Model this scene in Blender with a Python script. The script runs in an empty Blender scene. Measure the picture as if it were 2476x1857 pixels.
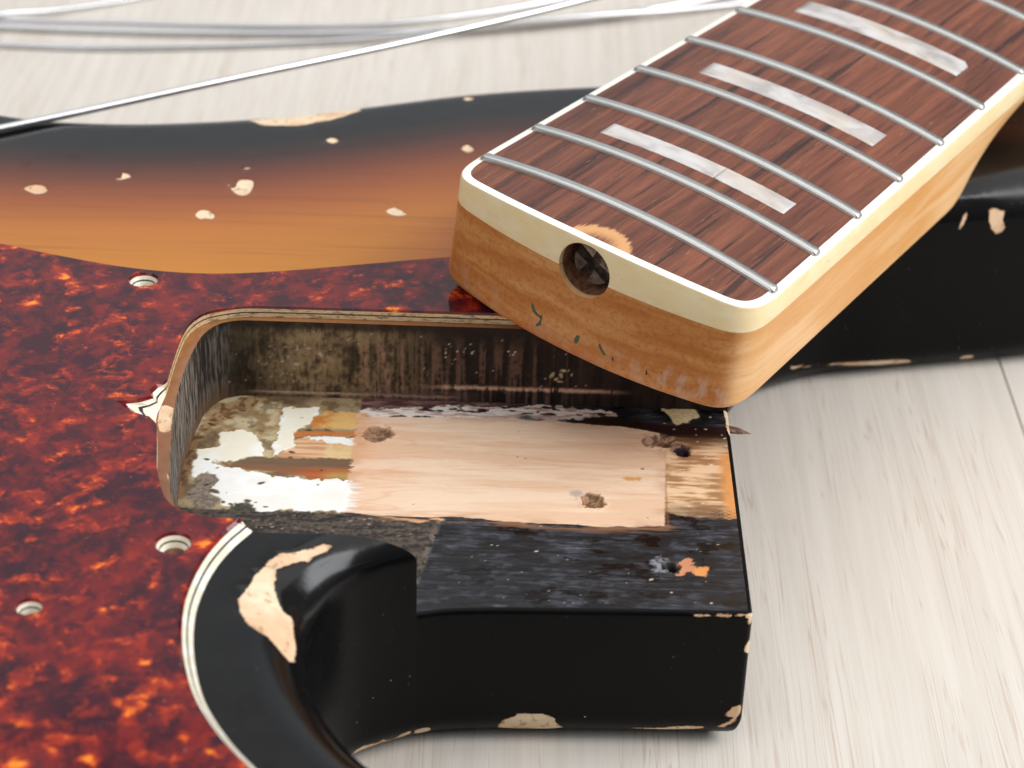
import bpy, bmesh, math, random
import numpy as np
from mathutils import Vector, Matrix
from mathutils.geometry import delaunay_2d_cdt

random.seed(7)
K = 0.001                      # everything below is laid out in millimetres
scene = bpy.context.scene
COL = scene.collection

# ------------------------------------------------------------------ camera
cam_d = bpy.data.cameras.new('camera')
cam = bpy.data.objects.new('camera', cam_d); COL.objects.link(cam)
CX, CY, CZ = -26.1484, -287.8859, 237.8268
YAW, PIT, ROL = -0.002984, 0.547066, 0.030315
def cam_axes():
    f = Vector((math.sin(YAW)*math.cos(PIT), math.cos(YAW)*math.cos(PIT), -math.sin(PIT)))
    r = Vector((math.cos(YAW), -math.sin(YAW), 0)); u = r.cross(f)
    return r*math.cos(ROL)+u*math.sin(ROL), u*math.cos(ROL)-r*math.sin(ROL), f
_r, _u, _f = cam_axes()
cam.matrix_world = Matrix(((_r.x, _u.x, -_f.x, CX*K), (_r.y, _u.y, -_f.y, CY*K), (_r.z, _u.z, -_f.z, CZ*K), (0, 0, 0, 1)))
cam_d.sensor_width = 36.0
cam_d.lens = 36.0*5204.6/2476
cam_d.clip_start = 0.01; cam_d.clip_end = 20
cam_d.dof.use_dof = True
cam_d.dof.focus_distance = (Vector((-8, 30, 42))-Vector((CX, CY, CZ))).dot(_f)*K
cam_d.dof.aperture_fstop = 25.0
scene.camera = cam

# ------------------------------------------------------------------ light
scene.view_settings.view_transform = 'Standard'; scene.view_settings.look = 'None'
scene.view_settings.exposure = 0.0; scene.view_settings.gamma = 1.0
scene.view_settings.use_curve_mapping = False
world = bpy.data.worlds.new('World'); scene.world = world; world.use_nodes = True
bg = world.node_tree.nodes['Background']
bg.inputs['Color'].default_value = (0.93, 0.97, 1.0, 1); bg.inputs['Strength'].default_value = 0.22
def area(name, loc, target, sx, sy, power, col):
    d = bpy.data.lights.new(name, 'AREA'); d.shape = 'RECTANGLE'; d.size = sx; d.size_y = sy
    d.energy = power; d.color = col
    o = bpy.data.objects.new(name, d); COL.objects.link(o)
    o.location = loc
    o.rotation_euler = (Vector(target)-Vector(loc)).to_track_quat('-Z', 'Y').to_euler()
    return o
area('window_light', (1.25, -0.05, 1.05), (0, 0.03, 0.02), 1.2, 1.0, 27.0, (0.97, 0.985, 1.0))
area('back_window_light', (-0.25, 1.9, 0.92), (0, 0.05, 0.0), 1.6, 1.25, 2.7, (0.92, 0.96, 1.0))
area('ceiling_light', (0.1, 0.45, 1.6), (0.1, 0.45, 0), 2.4, 2.2, 20.0, (1.0, 0.985, 0.965))
area('room_light', (-1.15, -1.35, 1.0), (0, 0.03, 0.05), 1.6, 1.4, 9.5, (1.0, 0.99, 0.97))

# ------------------------------------------------------------------ numeric helpers
_rng = np.random.RandomState(3)
_TAB = _rng.rand(8, 256, 256)
def vnoise(x, y, seed=0):
    t = _TAB[seed % 8]; x = np.asarray(x, float)+seed*17.3; y = np.asarray(y, float)+seed*9.7
    xi = np.floor(x).astype(int); yi = np.floor(y).astype(int); fx = x-xi; fy = y-yi
    fx = fx*fx*(3-2*fx); fy = fy*fy*(3-2*fy)
    a = t[xi & 255, yi & 255]; b = t[(xi+1) & 255, yi & 255]; c = t[xi & 255, (yi+1) & 255]; d = t[(xi+1) & 255, (yi+1) & 255]
    return (a*(1-fx)+b*fx)*(1-fy)+(c*(1-fx)+d*fx)*fy
def fbm(x, y, octv=4, seed=0):
    s = 0; a = 0.5; n = 0
    for i in range(octv):
        s = s+a*vnoise(x, y, seed+i); n += a; x = np.asarray(x)*2.03; y = np.asarray(y)*2.03; a *= 0.55
    return s/n
def sstep(a, b, x):
    t = np.clip((x-a)/(b-a), 0, 1); return t*t*(3-2*t)
def sd_poly(px, py, poly):
    """signed distance to a closed polygon, positive inside"""
    P = np.asarray(poly, float); n = len(P)
    d = np.full(np.shape(px), 1e9); ins = np.zeros(np.shape(px), bool)
    for i in range(n):
        ax, ay = P[i]; bx, by = P[(i+1) % n]
        ex, ey = bx-ax, by-ay
        t = np.clip(((px-ax)*ex+(py-ay)*ey)/(ex*ex+ey*ey+1e-12), 0, 1)
        d = np.minimum(d, (px-ax-t*ex)**2+(py-ay-t*ey)**2)
        c = (ay > py) != (by > py)
        ins ^= c & (px < ex*(py-ay)/(ey if abs(ey) > 1e-12 else 1e-12)+ax)
    d = np.sqrt(d)
    return np.where(ins, d, -d)
def dist_polyline(px, py, P):
    d = np.full(np.shape(px), 1e9)
    for i in range(len(P)-1):
        ax, ay = P[i]; bx, by = P[i+1]; ex, ey = bx-ax, by-ay
        t = np.clip(((px-ax)*ex+(py-ay)*ey)/(ex*ex+ey*ey+1e-12), 0, 1)
        d = np.minimum(d, (px-ax-t*ex)**2+(py-ay-t*ey)**2)
    return np.sqrt(d)
def lin(r, g, b):
    f = lambda c: (c/255/12.92 if c/255 <= 0.04045 else ((c/255+0.055)/1.055)**2.4)
    return np.array([f(r), f(g), f(b)])
def vary(c1, c2, n, lo=0.35, hi=0.65): 
    m = sstep(lo, hi, n)[:, None]; return np.asarray(c1)[None, :]*(1-m)+np.asarray(c2)[None, :]*m
def spline(pts, step=1.0, closed=False):
    P = np.array(pts, float); n = len(P); out = []
    rng = range(n if closed else n-1)
    for i in rng:
        p1 = P[i]; p2 = P[(i+1) % n]
        p0 = P[i-1] if (closed or i > 0) else 2*p1-p2
        p3 = P[(i+2) % n] if (closed or i < n-2) else 2*p2-p1
        d = lambda a, b: max(np.linalg.norm(b-a)**0.5, 1e-6)
        t0 = 0; t1 = d(p0, p1); t2 = t1+d(p1, p2); t3 = t2+d(p2, p3)
        m = max(1, int(round(np.linalg.norm(p2-p1)/step)))
        for k in range(m):
            t = t1+(t2-t1)*k/m
            A1 = (t1-t)/(t1-t0)*p0+(t-t0)/(t1-t0)*p1; A2 = (t2-t)/(t2-t1)*p1+(t-t1)/(t2-t1)*p2; A3 = (t3-t)/(t3-t2)*p2+(t-t2)/(t3-t2)*p3
            B1 = (t2-t)/(t2-t0)*A1+(t-t0)/(t2-t0)*A2; B2 = (t3-t)/(t3-t1)*A2+(t-t1)/(t3-t1)*A3
            out.append((t2-t)/(t2-t1)*B1+(t-t1)/(t2-t1)*B2)
    if not closed: out.append(P[-1])
    return np.array(out)
def resample(P, step):
    s = np.r_[0, np.cumsum(np.linalg.norm(np.diff(P, axis=0), axis=1))]
    n = max(2, int(round(s[-1]/step))+1); t = np.linspace(0, s[-1], n)
    return np.c_[[np.interp(t, s, P[:, k]) for k in range(P.shape[1])]].T
def normals2d(P, closed=False):
    if closed: T = np.roll(P, -1, 0)-np.roll(P, 1, 0)
    else: T = np.gradient(P, axis=0)
    T /= np.linalg.norm(T, axis=1)[:, None]+1e-12
    return np.c_[-T[:, 1], T[:, 0]]            # left of travel

# ------------------------------------------------------------------ mesh helpers
def link(o, parent=None):
    COL.objects.link(o)
    if parent is not None: o.parent = parent
    return o
def mesh_obj(name, V, F, mat, parent=None, smooth=True, attrs=None, cols=None, mats=None, fmat=None):
    me = bpy.data.meshes.new(name)
    V = np.asarray(V, float)*K
    me.from_pydata(V.tolist(), [], [tuple(int(i) for i in f) for f in F])
    for m in (mats or [mat]): me.materials.append(m)
    if fmat is not None: me.polygons.foreach_set('material_index', np.asarray(fmat, np.int32))
    me.polygons.foreach_set('use_smooth', np.full(len(me.polygons), bool(smooth)))
    for k, v in (attrs or {}).items():
        a = me.attributes.new(k, 'FLOAT', 'POINT'); a.data.foreach_set('value', np.asarray(v, np.float32))
    for k, v in (cols or {}).items():
        a = me.attributes.new(k, 'FLOAT_COLOR', 'POINT')
        c = np.ones((len(V), 4), np.float32); c[:, :3] = v; a.data.foreach_set('color', c.ravel())
    me.update()
    return link(bpy.data.objects.new(name, me), parent)
def grid_faces(nu, nv, closed_u=False, off=0):
    i = np.arange(nu if closed_u else nu-1)[:, None]; j = np.arange(nv-1)[None, :]
    a = (i*nv+j); b = (((i+1) % nu)*nv+j)
    return (np.stack([a, b, b+1, a+1], -1).reshape(-1, 4)+off)
def empty(name, loc=(0, 0, 0)):
    o = bpy.data.objects.new(name, None); o.location = Vector(loc)*K; o.empty_display_size = 0.01
    return link(o)
def tag(o, label=None, cat=None, group=None, kind=None):
    if label: o['label'] = label
    if cat: o['category'] = cat
    if group: o['group'] = group
    if kind: o['kind'] = kind
    return o
def box_bm(bm, x0, x1, y0, y1, z0, z1):
    v = [bm.verts.new((x*K, y*K, z*K)) for x in (x0, x1) for y in (y0, y1) for z in (z0, z1)]
    for f in ((0, 1, 3, 2), (4, 6, 7, 5), (0, 4, 5, 1), (2, 3, 7, 6), (0, 2, 6, 4), (1, 5, 7, 3)): bm.faces.new([v[i] for i in f])
def tube(name, pts, r, mat, parent=None, seg=14):
    P = np.array(pts, float); n = len(P); T = np.gradient(P, axis=0); T /= np.linalg.norm(T, axis=1)[:, None]
    up = np.array([0, 0, 1.0]); A = np.cross(T, up); A /= np.linalg.norm(A, axis=1)[:, None]+1e-9; B = np.cross(A, T)
    rr = np.broadcast_to(np.asarray(r, float), (n,))
    ang = np.arange(seg)*2*np.pi/seg
    V = P[:, None, :]+rr[:, None, None]*(np.cos(ang)[None, :, None]*A[:, None, :]+np.sin(ang)[None, :, None]*B[:, None, :])
    F = []
    for i in range(n-1):
        for j in range(seg):
            a = i*seg+j; b = i*seg+(j+1) % seg; F.append((a, b, b+seg, a+seg))
    F.append(tuple(range(seg))[::-1]); F.append(tuple((n-1)*seg+j for j in range(seg)))
    return mesh_obj(name, V.reshape(-1, 3), F, mat, parent)

# ------------------------------------------------------------------ material helpers
class NT:
    def __init__(s, name):
        s.m = bpy.data.materials.new(name); s.m.use_nodes = True; s.t = s.m.node_tree; s.n = s.t.nodes
        s.b = s.n['Principled BSDF']; s._c = None
    def new(s, typ, **kw):
        o = s.n.new(typ)
        for k, v in kw.items(): setattr(o, k, v)
        return o
    def put(s, sock, v):
        if isinstance(v, bpy.types.NodeSocket): s.t.links.new(v, sock)
        elif isinstance(v, (tuple, list, np.ndarray)) and sock.type == 'RGBA': sock.default_value = (*[float(q) for q in v[:3]], 1)
        else: sock.default_value = v
    def mm(s, sx=1, sy=1, sz=1, src=None):
        """object coordinates in millimetres, times a stretch"""
        if src is None:
            if s._c is None: s._c = s.new('ShaderNodeTexCoord').outputs['Object']
            src = s._c
        v = s.new('ShaderNodeVectorMath', operation='MULTIPLY'); s.put(v.inputs[0], src); v.inputs[1].default_value = (1000*sx, 1000*sy, 1000*sz)
        return v.outputs[0]
    def noise(s, vec, scale=1, detail=4, rough=0.55, dist=0, out='Fac'):
        o = s.new('ShaderNodeTexNoise'); s.put(o.inputs['Vector'], vec); o.inputs['Scale'].default_value = scale
        o.inputs['Detail'].default_value = detail; o.inputs['Roughness'].default_value = rough; o.inputs['Distortion'].default_value = dist
        return o.outputs[out]
    def math(s, op, a, b=0.0, c=None, clamp=False):
        o = s.new('ShaderNodeMath', operation=op, use_clamp=clamp); s.put(o.inputs[0], a); s.put(o.inputs[1], b)
        if c is not None: s.put(o.inputs[2], c)
        return o.outputs[0]
    def ss(s, x, a, b):
        o = s.new('ShaderNodeMapRange', interpolation_type='SMOOTHSTEP'); s.put(o.inputs['Value'], x)
        o.inputs['From Min'].default_value = a; o.inputs['From Max'].default_value = b
        return o.outputs['Result']
    def rng(s, x, a, b, c, d):
        o = s.new('ShaderNodeMapRange'); s.put(o.inputs['Value'], x)
        for i, v in zip(('From Min', 'From Max', 'To Min', 'To Max'), (a, b, c, d)): o.inputs[i].default_value = v
        return o.outputs['Result']
    def mix(s, f, a, b, mode='MIX'):
        o = s.new('ShaderNodeMix', data_type='RGBA', blend_type=mode); s.put(o.inputs[0], f); s.put(o.inputs[6], a); s.put(o.inputs[7], b)
        return o.outputs[2]
    def ramp(s, x, stops, interp='LINEAR'):
        o = s.new('ShaderNodeValToRGB'); s.put(o.inputs[0], x); cr = o.color_ramp; cr.interpolation = interp
        while len(cr.elements) < len(stops): cr.elements.new(0.5)
        for e, (p, c) in zip(cr.elements, stops): e.position = p; e.color = (*[float(q) for q in c], 1)
        return o.outputs[0]
    def attr(s, name, out='Fac'):
        o = s.new('ShaderNodeAttribute'); o.attribute_name = name; return o.outputs[out]
    def bump(s, h, strength=0.3, dist=0.0002, normal=None):
        o = s.new('ShaderNodeBump'); s.put(o.inputs['Height'], h); o.inputs['Strength'].default_value = strength; o.inputs['Distance'].default_value = dist
        if normal is not None: s.put(o.inputs['Normal'], normal)
        s.t.links.new(o.outputs[0], s.b.inputs['Normal']); return o.outputs[0]
    def set(s, **kw):
        for k, v in kw.items(): s.put(s.b.inputs[k.replace('_', ' ')], v)
        return s.m

# ---- table: pale printed woodgrain, grain runs away from the camera
def mat_table():
    t = NT('pale_woodgrain_laminate')
    w = t.noise(t.mm(0.05, 0.012, 0.05), 1, 2); 
    v = t.mm(1, 1, 1)
    warp = t.new('ShaderNodeVectorMath', operation='MULTIPLY_ADD'); t.put(warp.inputs[0], t.noise(t.mm(0.02, 0.004, 0.03), 1, 2, out='Color')); warp.inputs[1].default_value = (4, 0, 0); t.put(warp.inputs[2], v)
    def stretched(sx, sy):
        q = t.new('ShaderNodeVectorMath', operation='MULTIPLY'); t.put(q.inputs[0], warp.outputs[0]); q.inputs[1].default_value = (sx, sy, 1); return q.outputs[0]
    a = t.noise(stretched(0.35, 0.012), 1, 4, 0.6)
    b = t.noise(stretched(2.6, 0.014), 1, 3, 0.6)
    c = t.noise(stretched(0.24, 0.0045), 1, 3, 0.5); c2 = t.noise(stretched(0.42, 0.007), 1, 2, 0.5)
    col = t.mix(t.ss(a, 0.3, 0.72), lin(213, 205, 195), lin(223, 216, 207))
    col = t.mix(t.math('MULTIPLY', t.ss(b, 0.5, 0.75), 0.22), col, lin(198, 184, 171))
    iso = lambda n, v, w: t.ss(t.math('ABSOLUTE', t.math('SUBTRACT', n, v)), w, 0.0)
    thin = t.math('MAXIMUM', t.math('MAXIMUM', iso(c, 0.42, 0.007), iso(c, 0.5, 0.010)), t.math('MAXIMUM', iso(c, 0.57, 0.007), t.math('MULTIPLY', iso(c2, 0.5, 0.010), 0.6)))
    gate = t.ss(t.noise(t.mm(0.06, 0.012, 0.06), 1, 3), 0.34, 0.62)
    col = t.mix(t.math('MULTIPLY', t.math('MULTIPLY', thin, gate), 0.6), col, lin(186, 162, 142))
    t.bump(b, 0.12, 0.0002)
    return t.set(Base_Color=col, Roughness=0.55, Specular_IOR_Level=0.3)

# ---- body lacquer: burst by distance from the edge, chips show bare wood
def mat_body():
    t = NT('sunburst_lacquer')
    e = t.attr('edge'); 
    g = t.noise(t.mm(0.012, 0.45, 0.3), 1, 5, 0.65)
    g2 = t.noise(t.mm(0.05, 2.2, 1), 1, 3, 0.6)
    e2 = t.math('ADD', e, t.math('MULTIPLY', t.math('SUBTRACT', t.noise(t.mm(0.02, 0.02, 0.02), 1, 2), 0.5), 5))
    burst = t.ramp(t.math('DIVIDE', e2, 100), [(0.0, (0.003, 0.003, 0.0035)), (0.18, (0.004, 0.0035, 0.0035)), (0.26, (0.035, 0.010, 0.006)), (0.34, (0.13, 0.030, 0.012)), (0.46, (0.31, 0.080, 0.016)), (0.58, (0.47, 0.155, 0.020)), (0.8, (0.54, 0.21, 0.022))])
    grain = t.math('MULTIPLY', t.ss(e, 18, 40), 0.30)
    burst = t.mix(t.math('MULTIPLY', grain, t.ss(g, 0.5, 0.75)), burst, (0.10, 0.03, 0.012))
    burst = t.mix(t.math('MULTIPLY', grain, t.math('MULTIPLY', t.ss(g2, 0.55, 0.8), 0.6)), burst, (0.16, 0.05, 0.02))
    burst = t.mix(t.math('MULTIPLY', t.attr('ledge'), 0.8), burst, t.mix(t.noise(t.mm(), 0.4, 4), lin(112, 76, 50), lin(158, 112, 80)))      # thin stain on the routed lip
    chip = t.attr('chip')
    wob = t.math('MULTIPLY', t.math('SUBTRACT', t.noise(t.mm(), 0.9, 5, 0.7), 0.52), 1.3)
    cm = t.ss(t.math('ADD', chip, wob), -0.04, 0.04)
    wood = t.mix(t.noise(t.mm(0.25, 1.3, 1.3), 1, 5, 0.6), lin(222, 188, 150), lin(246, 230, 202))
    wood = t.mix(t.math('MULTIPLY', t.ss(t.noise(t.mm(), 0.09, 3), 0.45, 0.62), 0.55), wood, lin(214, 160, 116))
    wood = t.mix(t.math('MULTIPLY', t.ss(chip, 0.22, 0.0), 0.8), wood, lin(150, 96, 58))
    # fine scuffs and dust nicks
    sp = t.noise(t.mm(), 1.7, 2, 0.5)
    nick = t.math('MULTIPLY', t.ss(sp, 0.765, 0.785), t.ss(t.noise(t.mm(), 0.06, 2), 0.52, 0.6))
    col = t.mix(t.math('MULTIPLY', nick, 0.8), burst, lin(215, 200, 190))
    col = t.mix(t.math('MULTIPLY', t.ss(t.noise(t.mm(0.5, 2.6, 0.4), 1, 2, 0.5), 0.72, 0.78), t.math('MULTIPLY', 0.25, t.ss(e, 30, 15))), col, lin(92, 90, 92))
    wood = t.mix(t.math('MULTIPLY', t.ss(t.noise(t.mm(), 0.55, 4, 0.6), 0.56, 0.64), 0.55), wood, lin(150, 104, 70))
    col = t.mix(cm, col, wood)
    rough = t.rng(t.noise(t.mm(), 0.05, 5, 0.65), 0.3, 0.7, 0.09, 0.26)
    scr = t.ss(t.noise(t.mm(0.06, 0.06, 3.0), 1, 2, 0.5), 0.68, 0.74)
    scr2 = t.ss(t.noise(t.mm(0.10, 3.2, 0.9), 1, 2, 0.5), 0.70, 0.76)
    rough = t.math('ADD', rough, t.math('MULTIPLY', t.math('MAXIMUM', scr, scr2), 0.22))
    rough = t.math('ADD', rough, t.math('MULTIPLY', cm, 0.45))
    h = t.math('SUBTRACT', t.math('MULTIPLY', t.noise(t.mm(), 0.12, 3), 0.35), t.math('MULTIPLY', cm, 1.0))
    t.bump(h, 0.7, 0.0003)
    return t.set(Base_Color=col, Roughness=t.math('ADD', rough, t.math('MULTIPLY', t.ss(e, 0.4, 0.0), 0.12)), Specular_IOR_Level=t.rng(t.ss(e, 0.0, 1.2), 0, 1, 0.11, 0.38))

def mat_attr_col(name, rough=0.6, bump_scale=1.5, bump_str=0.3, var=0.25, spec=0.3, stretch=(1, 1, 1), bd=0.00025):
    t = NT(name)
    c = t.attr('Col', 'Color')
    n = t.noise(t.mm(*stretch), bump_scale, 5, 0.65)
    col = t.mix(1.0, c, t.ramp(n, [(0.2, (1-var,)*3), (0.8, (1+var*0.4,)*3)]), 'MULTIPLY')
    t.bump(n, bump_str, bd)
    r = t.attr('rough')
    return t.set(Base_Color=col, Roughness=r, Specular_IOR_Level=spec)

def mat_tort():
    t = NT('tortoiseshell_celluloid')
    wv = t.new('ShaderNodeVectorMath', operation='MULTIPLY_ADD'); t.put(wv.inputs[0], t.noise(t.mm(), 0.16, 3, out='Color')); wv.inputs[1].default_value = (4, 4, 0); t.put(wv.inputs[2], t.mm(1.0, 0.8, 1))
    w = wv.outputs[0]
    mid = t.noise(w, 0.20, 4, 0.6)
    mid2 = t.noise(t.mm(1.0, 0.8, 1), 0.26, 5, 0.65, 0.5)
    big = t.noise(t.mm(), 0.03, 2, 0.5)
    col = t.mix(t.ss(mid, 0.36, 0.66), lin(60, 16, 30), lin(122, 29, 28))
    col = t.mix(t.math('MULTIPLY', t.ss(mid2, 0.45, 0.66), 0.7), col, lin(44, 16, 32))
    k1 = t.noise(t.mm(0.95, 0.95, 1), 0.27, 5, 0.58, 0.25)
    k2 = t.noise(t.mm(0.8, 1.0, 1), 0.40, 3, 0.5, 0.2)
    k1 = t.math('ADD', k1, t.math('MULTIPLY', t.math('SUBTRACT', big, 0.5), 0.14))
    k1 = t.math('SUBTRACT', k1, t.math('MULTIPLY', t.ss(mid2, 0.50, 0.64), 0.05))
    col = t.mix(t.math('MULTIPLY', t.ss(k1, 0.48, 0.64), 0.62), col, lin(164, 46, 26))
    fl = t.math('MULTIPLY', t.ss(k1, 0.55, 0.67), t.ss(k2, 0.43, 0.62))
    col = t.mix(fl, col, lin(220, 80, 26))
    col = t.mix(t.math('MULTIPLY', t.ss(k1, 0.60, 0.69), t.ss(k2, 0.50, 0.66)), col, lin(255, 150, 34))
    dust = t.ss(t.noise(t.mm(), 2.1, 1, 0.4), 0.785, 0.80)
    col = t.mix(t.math('MULTIPLY', dust, 0.5), col, lin(220, 200, 205))
    t.bump(t.noise(t.mm(), 0.08, 2), 0.15, 0.0003)
    return t.set(Base_Color=col, Roughness=t.rng(t.noise(t.mm(), 0.05, 5, 0.65), 0.3, 0.7, 0.06, 0.18), Specular_IOR_Level=0.42)

def mat_simple(name, c, rough=0.5, spec=0.4, metal=0.0, var=None, scale=0.6, bump=0.0, stretch=(1, 1, 1), lo=0.35, hi=0.7):
    t = NT(name); col = c
    if var is not None or bump:
        n = t.noise(t.mm(*stretch), scale, 5, 0.62)
        if var is not None: col = t.mix(t.ss(n, lo, hi), c, var)
        if bump: t.bump(n, bump, 0.0002)
    return t.set(Base_Color=col, Roughness=rough, Specular_IOR_Level=spec, Metallic=metal)

def mat_rosewood():
    t = NT('oiled_rosewood')
    wv = t.new('ShaderNodeVectorMath', operation='MULTIPLY_ADD'); t.put(wv.inputs[0], t.noise(t.mm(0.012, 0.04, 0.05), 1, 2, out='Color')); wv.inputs[1].default_value = (0, 3, 0); t.put(wv.inputs[2], t.mm())
    def st(a, b):
        q = t.new('ShaderNodeVectorMath', operation='MULTIPLY'); t.put(q.inputs[0], wv.outputs[0]); q.inputs[1].default_value = (a, b, 1); return q.outputs[0]
    a = t.noise(st(0.016, 0.34), 1, 6, 0.66); b = t.noise(st(0.05, 1.3), 1, 5, 0.65); p = t.noise(st(0.13, 3.4), 1, 3, 0.6); q = t.noise(st(0.018, 0.46), 1, 6, 0.66)
    col = t.mix(t.ss(a, 0.3, 0.7), lin(76, 42, 33), lin(142, 84, 60))
    col = t.mix(t.math('MULTIPLY', t.ss(b, 0.45, 0.7), 0.6), col, lin(120, 62, 48))
    col = t.mix(t.math('MULTIPLY', t.ss(q, 0.53, 0.64), 0.85), col, lin(44, 27, 28))
    pore = t.ss(p, 0.62, 0.72)
    col = t.mix(t.math('MULTIPLY', pore, 0.65), col, lin(40, 22, 20))
    fib = t.ss(t.noise(st(0.22, 3.0), 1, 2, 0.5), 0.66, 0.76)
    col = t.mix(t.math('MULTIPLY', fib, 0.35), col, lin(205, 150, 118))
    # worn crescent beside the truss rod hole
    d = t.new('ShaderNodeVectorMath', operation='DISTANCE'); t.put(d.inputs[0], t.mm()); d.inputs[1].default_value = (-13.4, -2.2, 0)
    dist = t.math('ADD', d.outputs['Value'], t.math('MULTIPLY', t.math('SUBTRACT', t.noise(st(0.2, 1.6), 1, 4), 0.5), 3.2))
    ring = t.math('MULTIPLY', t.ss(dist, 6.6, 5.4), t.ss(dist, 1.2, 4.6))
    col = t.mix(t.math('MULTIPLY', ring, 0.85), col, lin(226, 168, 112))
    t.bump(t.math('SUBTRACT', t.math('MULTIPLY', b, 0.3), pore), 0.5, 0.00015)
    return t.set(Base_Color=col, Roughness=t.rng(b, 0.3, 0.7, 0.36, 0.52), Specular_IOR_Level=0.42)

def mat_maple():
    t = NT('aged_maple')
    wv = t.new('ShaderNodeVectorMath', operation='MULTIPLY_ADD'); t.put(wv.inputs[0], t.noise(t.mm(0.05, 0.05, 0.05), 1, 3, out='Color')); wv.inputs[1].default_value = (0, 4, 4); t.put(wv.inputs[2], t.mm())
    def st(a, b, c):
        q = t.new('ShaderNodeVectorMath', operation='MULTIPLY'); t.put(q.inputs[0], wv.outputs[0]); q.inputs[1].default_value = (a, b, c); return q.outputs[0]
    ringn = t.noise(st(0.02, 0.05, 0.33), 1, 4, 0.6)
    mott = t.noise(st(0.5, 0.5, 0.5), 1, 5, 0.7)
    fleck = t.noise(st(0.22, 2.0, 2.4), 1, 3, 0.6)
    side = t.mix(t.ss(t.math('ADD', t.math('MULTIPLY', ringn, 0.5), t.math('MULTIPLY', t.noise(t.mm(0.02, 0.05, 0.05), 1, 3), 0.5)), 0.38, 0.6), lin(226, 164, 96), lin(242, 196, 142))
    end = t.mix(t.ss(ringn, 0.33, 0.68), lin(192, 118, 56), lin(218, 156, 94))
    end = t.mix(t.math('MULTIPLY', t.ss(t.noise(st(1.1, 1.1, 1.1), 1, 5, 0.7), 0.46, 0.66), 0.55), end, lin(170, 100, 48))
    # sawn end grain of the heel in darker tones than the sides
    geo = t.new('ShaderNodeTexCoord'); sep = t.new('ShaderNodeSeparateXYZ'); t.put(sep.inputs[0], geo.outputs['Normal'])
    endm = t.ss(sep.outputs['X'], -0.45, -0.85)
    col = t.mix(endm, side, end)
    col = t.mix(t.math('MULTIPLY', t.ss(fleck, 0.6, 0.75), 0.35), col, lin(168, 108, 60))
    # pale scuffs low on the end face
    sz = t.new('ShaderNodeSeparateXYZ'); t.put(sz.inputs[0], t.mm())
    zz = sz.outputs['Z']; yy = sz.outputs['Y']
    sc = t.math('MULTIPLY', t.ss(t.noise(t.mm(0.5, 0.45, 0.25), 1, 4, 0.6), 0.45, 0.62), t.math('MULTIPLY', t.ss(zz, -16.5, -19.5), endm))
    sc = t.math('MULTIPLY', sc, t.math('ADD', 0.2, t.math('MULTIPLY', t.ss(yy, -8, -20), 0.45)))
    col = t.mix(sc, col, lin(210, 176, 156))
    # reddish band where clear coat thins beside the heel
    t.bump(t.math('ADD', t.math('MULTIPLY', mott, 0.6), t.math('MULTIPLY', fleck, 0.4)), 0.22, 0.00015)
    return t.set(Base_Color=col, Roughness=0.42, Specular_IOR_Level=0.4)

def mat_pearl():
    t = NT('mother_of_pearl')
    n = t.noise(t.mm(0.7, 0.35, 1), 0.32, 3, 0.5, 0.5); n2 = t.noise(t.mm(0.5, 0.3, 1), 0.22, 3)
    col = t.mix(t.ss(n, 0.35, 0.65), lin(174, 167, 163), lin(210, 206, 205))
    col = t.mix(t.math('MULTIPLY', t.ss(n2, 0.45, 0.65), 0.45), col, lin(202, 184, 164))
    t.bump(n, 0.06, 0.0002)
    return t.set(Base_Color=col, Roughness=t.rng(n, 0.3, 0.7, 0.22, 0.4), Specular_IOR_Level=0.6)

def mat_binding():
    t = NT('aged_celluloid_binding')
    n = t.noise(t.mm(0.3, 0.3, 0.6), 0.5, 5, 0.6); sp = t.noise(t.mm(), 1.3, 2)
    col = t.mix(t.ss(n, 0.35, 0.7), lin(250, 226, 174), lin(253, 236, 196))
    col = t.mix(t.math('MULTIPLY', t.ss(sp, 0.735, 0.76), 0.7), col, lin(150, 120, 80))
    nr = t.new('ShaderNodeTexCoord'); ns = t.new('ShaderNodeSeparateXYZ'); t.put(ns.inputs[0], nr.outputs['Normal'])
    col = t.mix(t.ss(ns.outputs['Z'], 0.55, 0.9), col, lin(252, 248, 238))      # blown-out light on up-facing edges, painted in as white
    st = t.noise(t.mm(0.2, 0.18, 0.5), 0.6, 4); col = t.mix(t.math('MULTIPLY', t.ss(st, 0.58, 0.72), 0.25), col, lin(214, 182, 116))
    t.bump(n, 0.1, 0.0002)
    return t.set(Base_Color=col, Roughness=0.38, Specular_IOR_Level=0.45)

def mat_fret():
    t = NT('nickel_silver_fret')
    n = t.noise(t.mm(6.0, 0.35, 6.0), 1, 3, 0.6)
    t.bump(n, 0.08, 0.00008)
    return t.set(Base_Color=t.mix(n, (0.52, 0.52, 0.51), (0.70, 0.70, 0.68)), Metallic=1.0, Roughness=t.rng(n, 0.3, 0.7, 0.26, 0.38))

def mat_string():
    t = NT('wound_steel_string')
    t.bump(t.noise(t.mm(1, 1, 1), 1.5, 2), 0.06, 0.0002)
    return t.set(Base_Color=(0.66, 0.66, 0.68), Metallic=1.0, Roughness=0.22)

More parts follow.
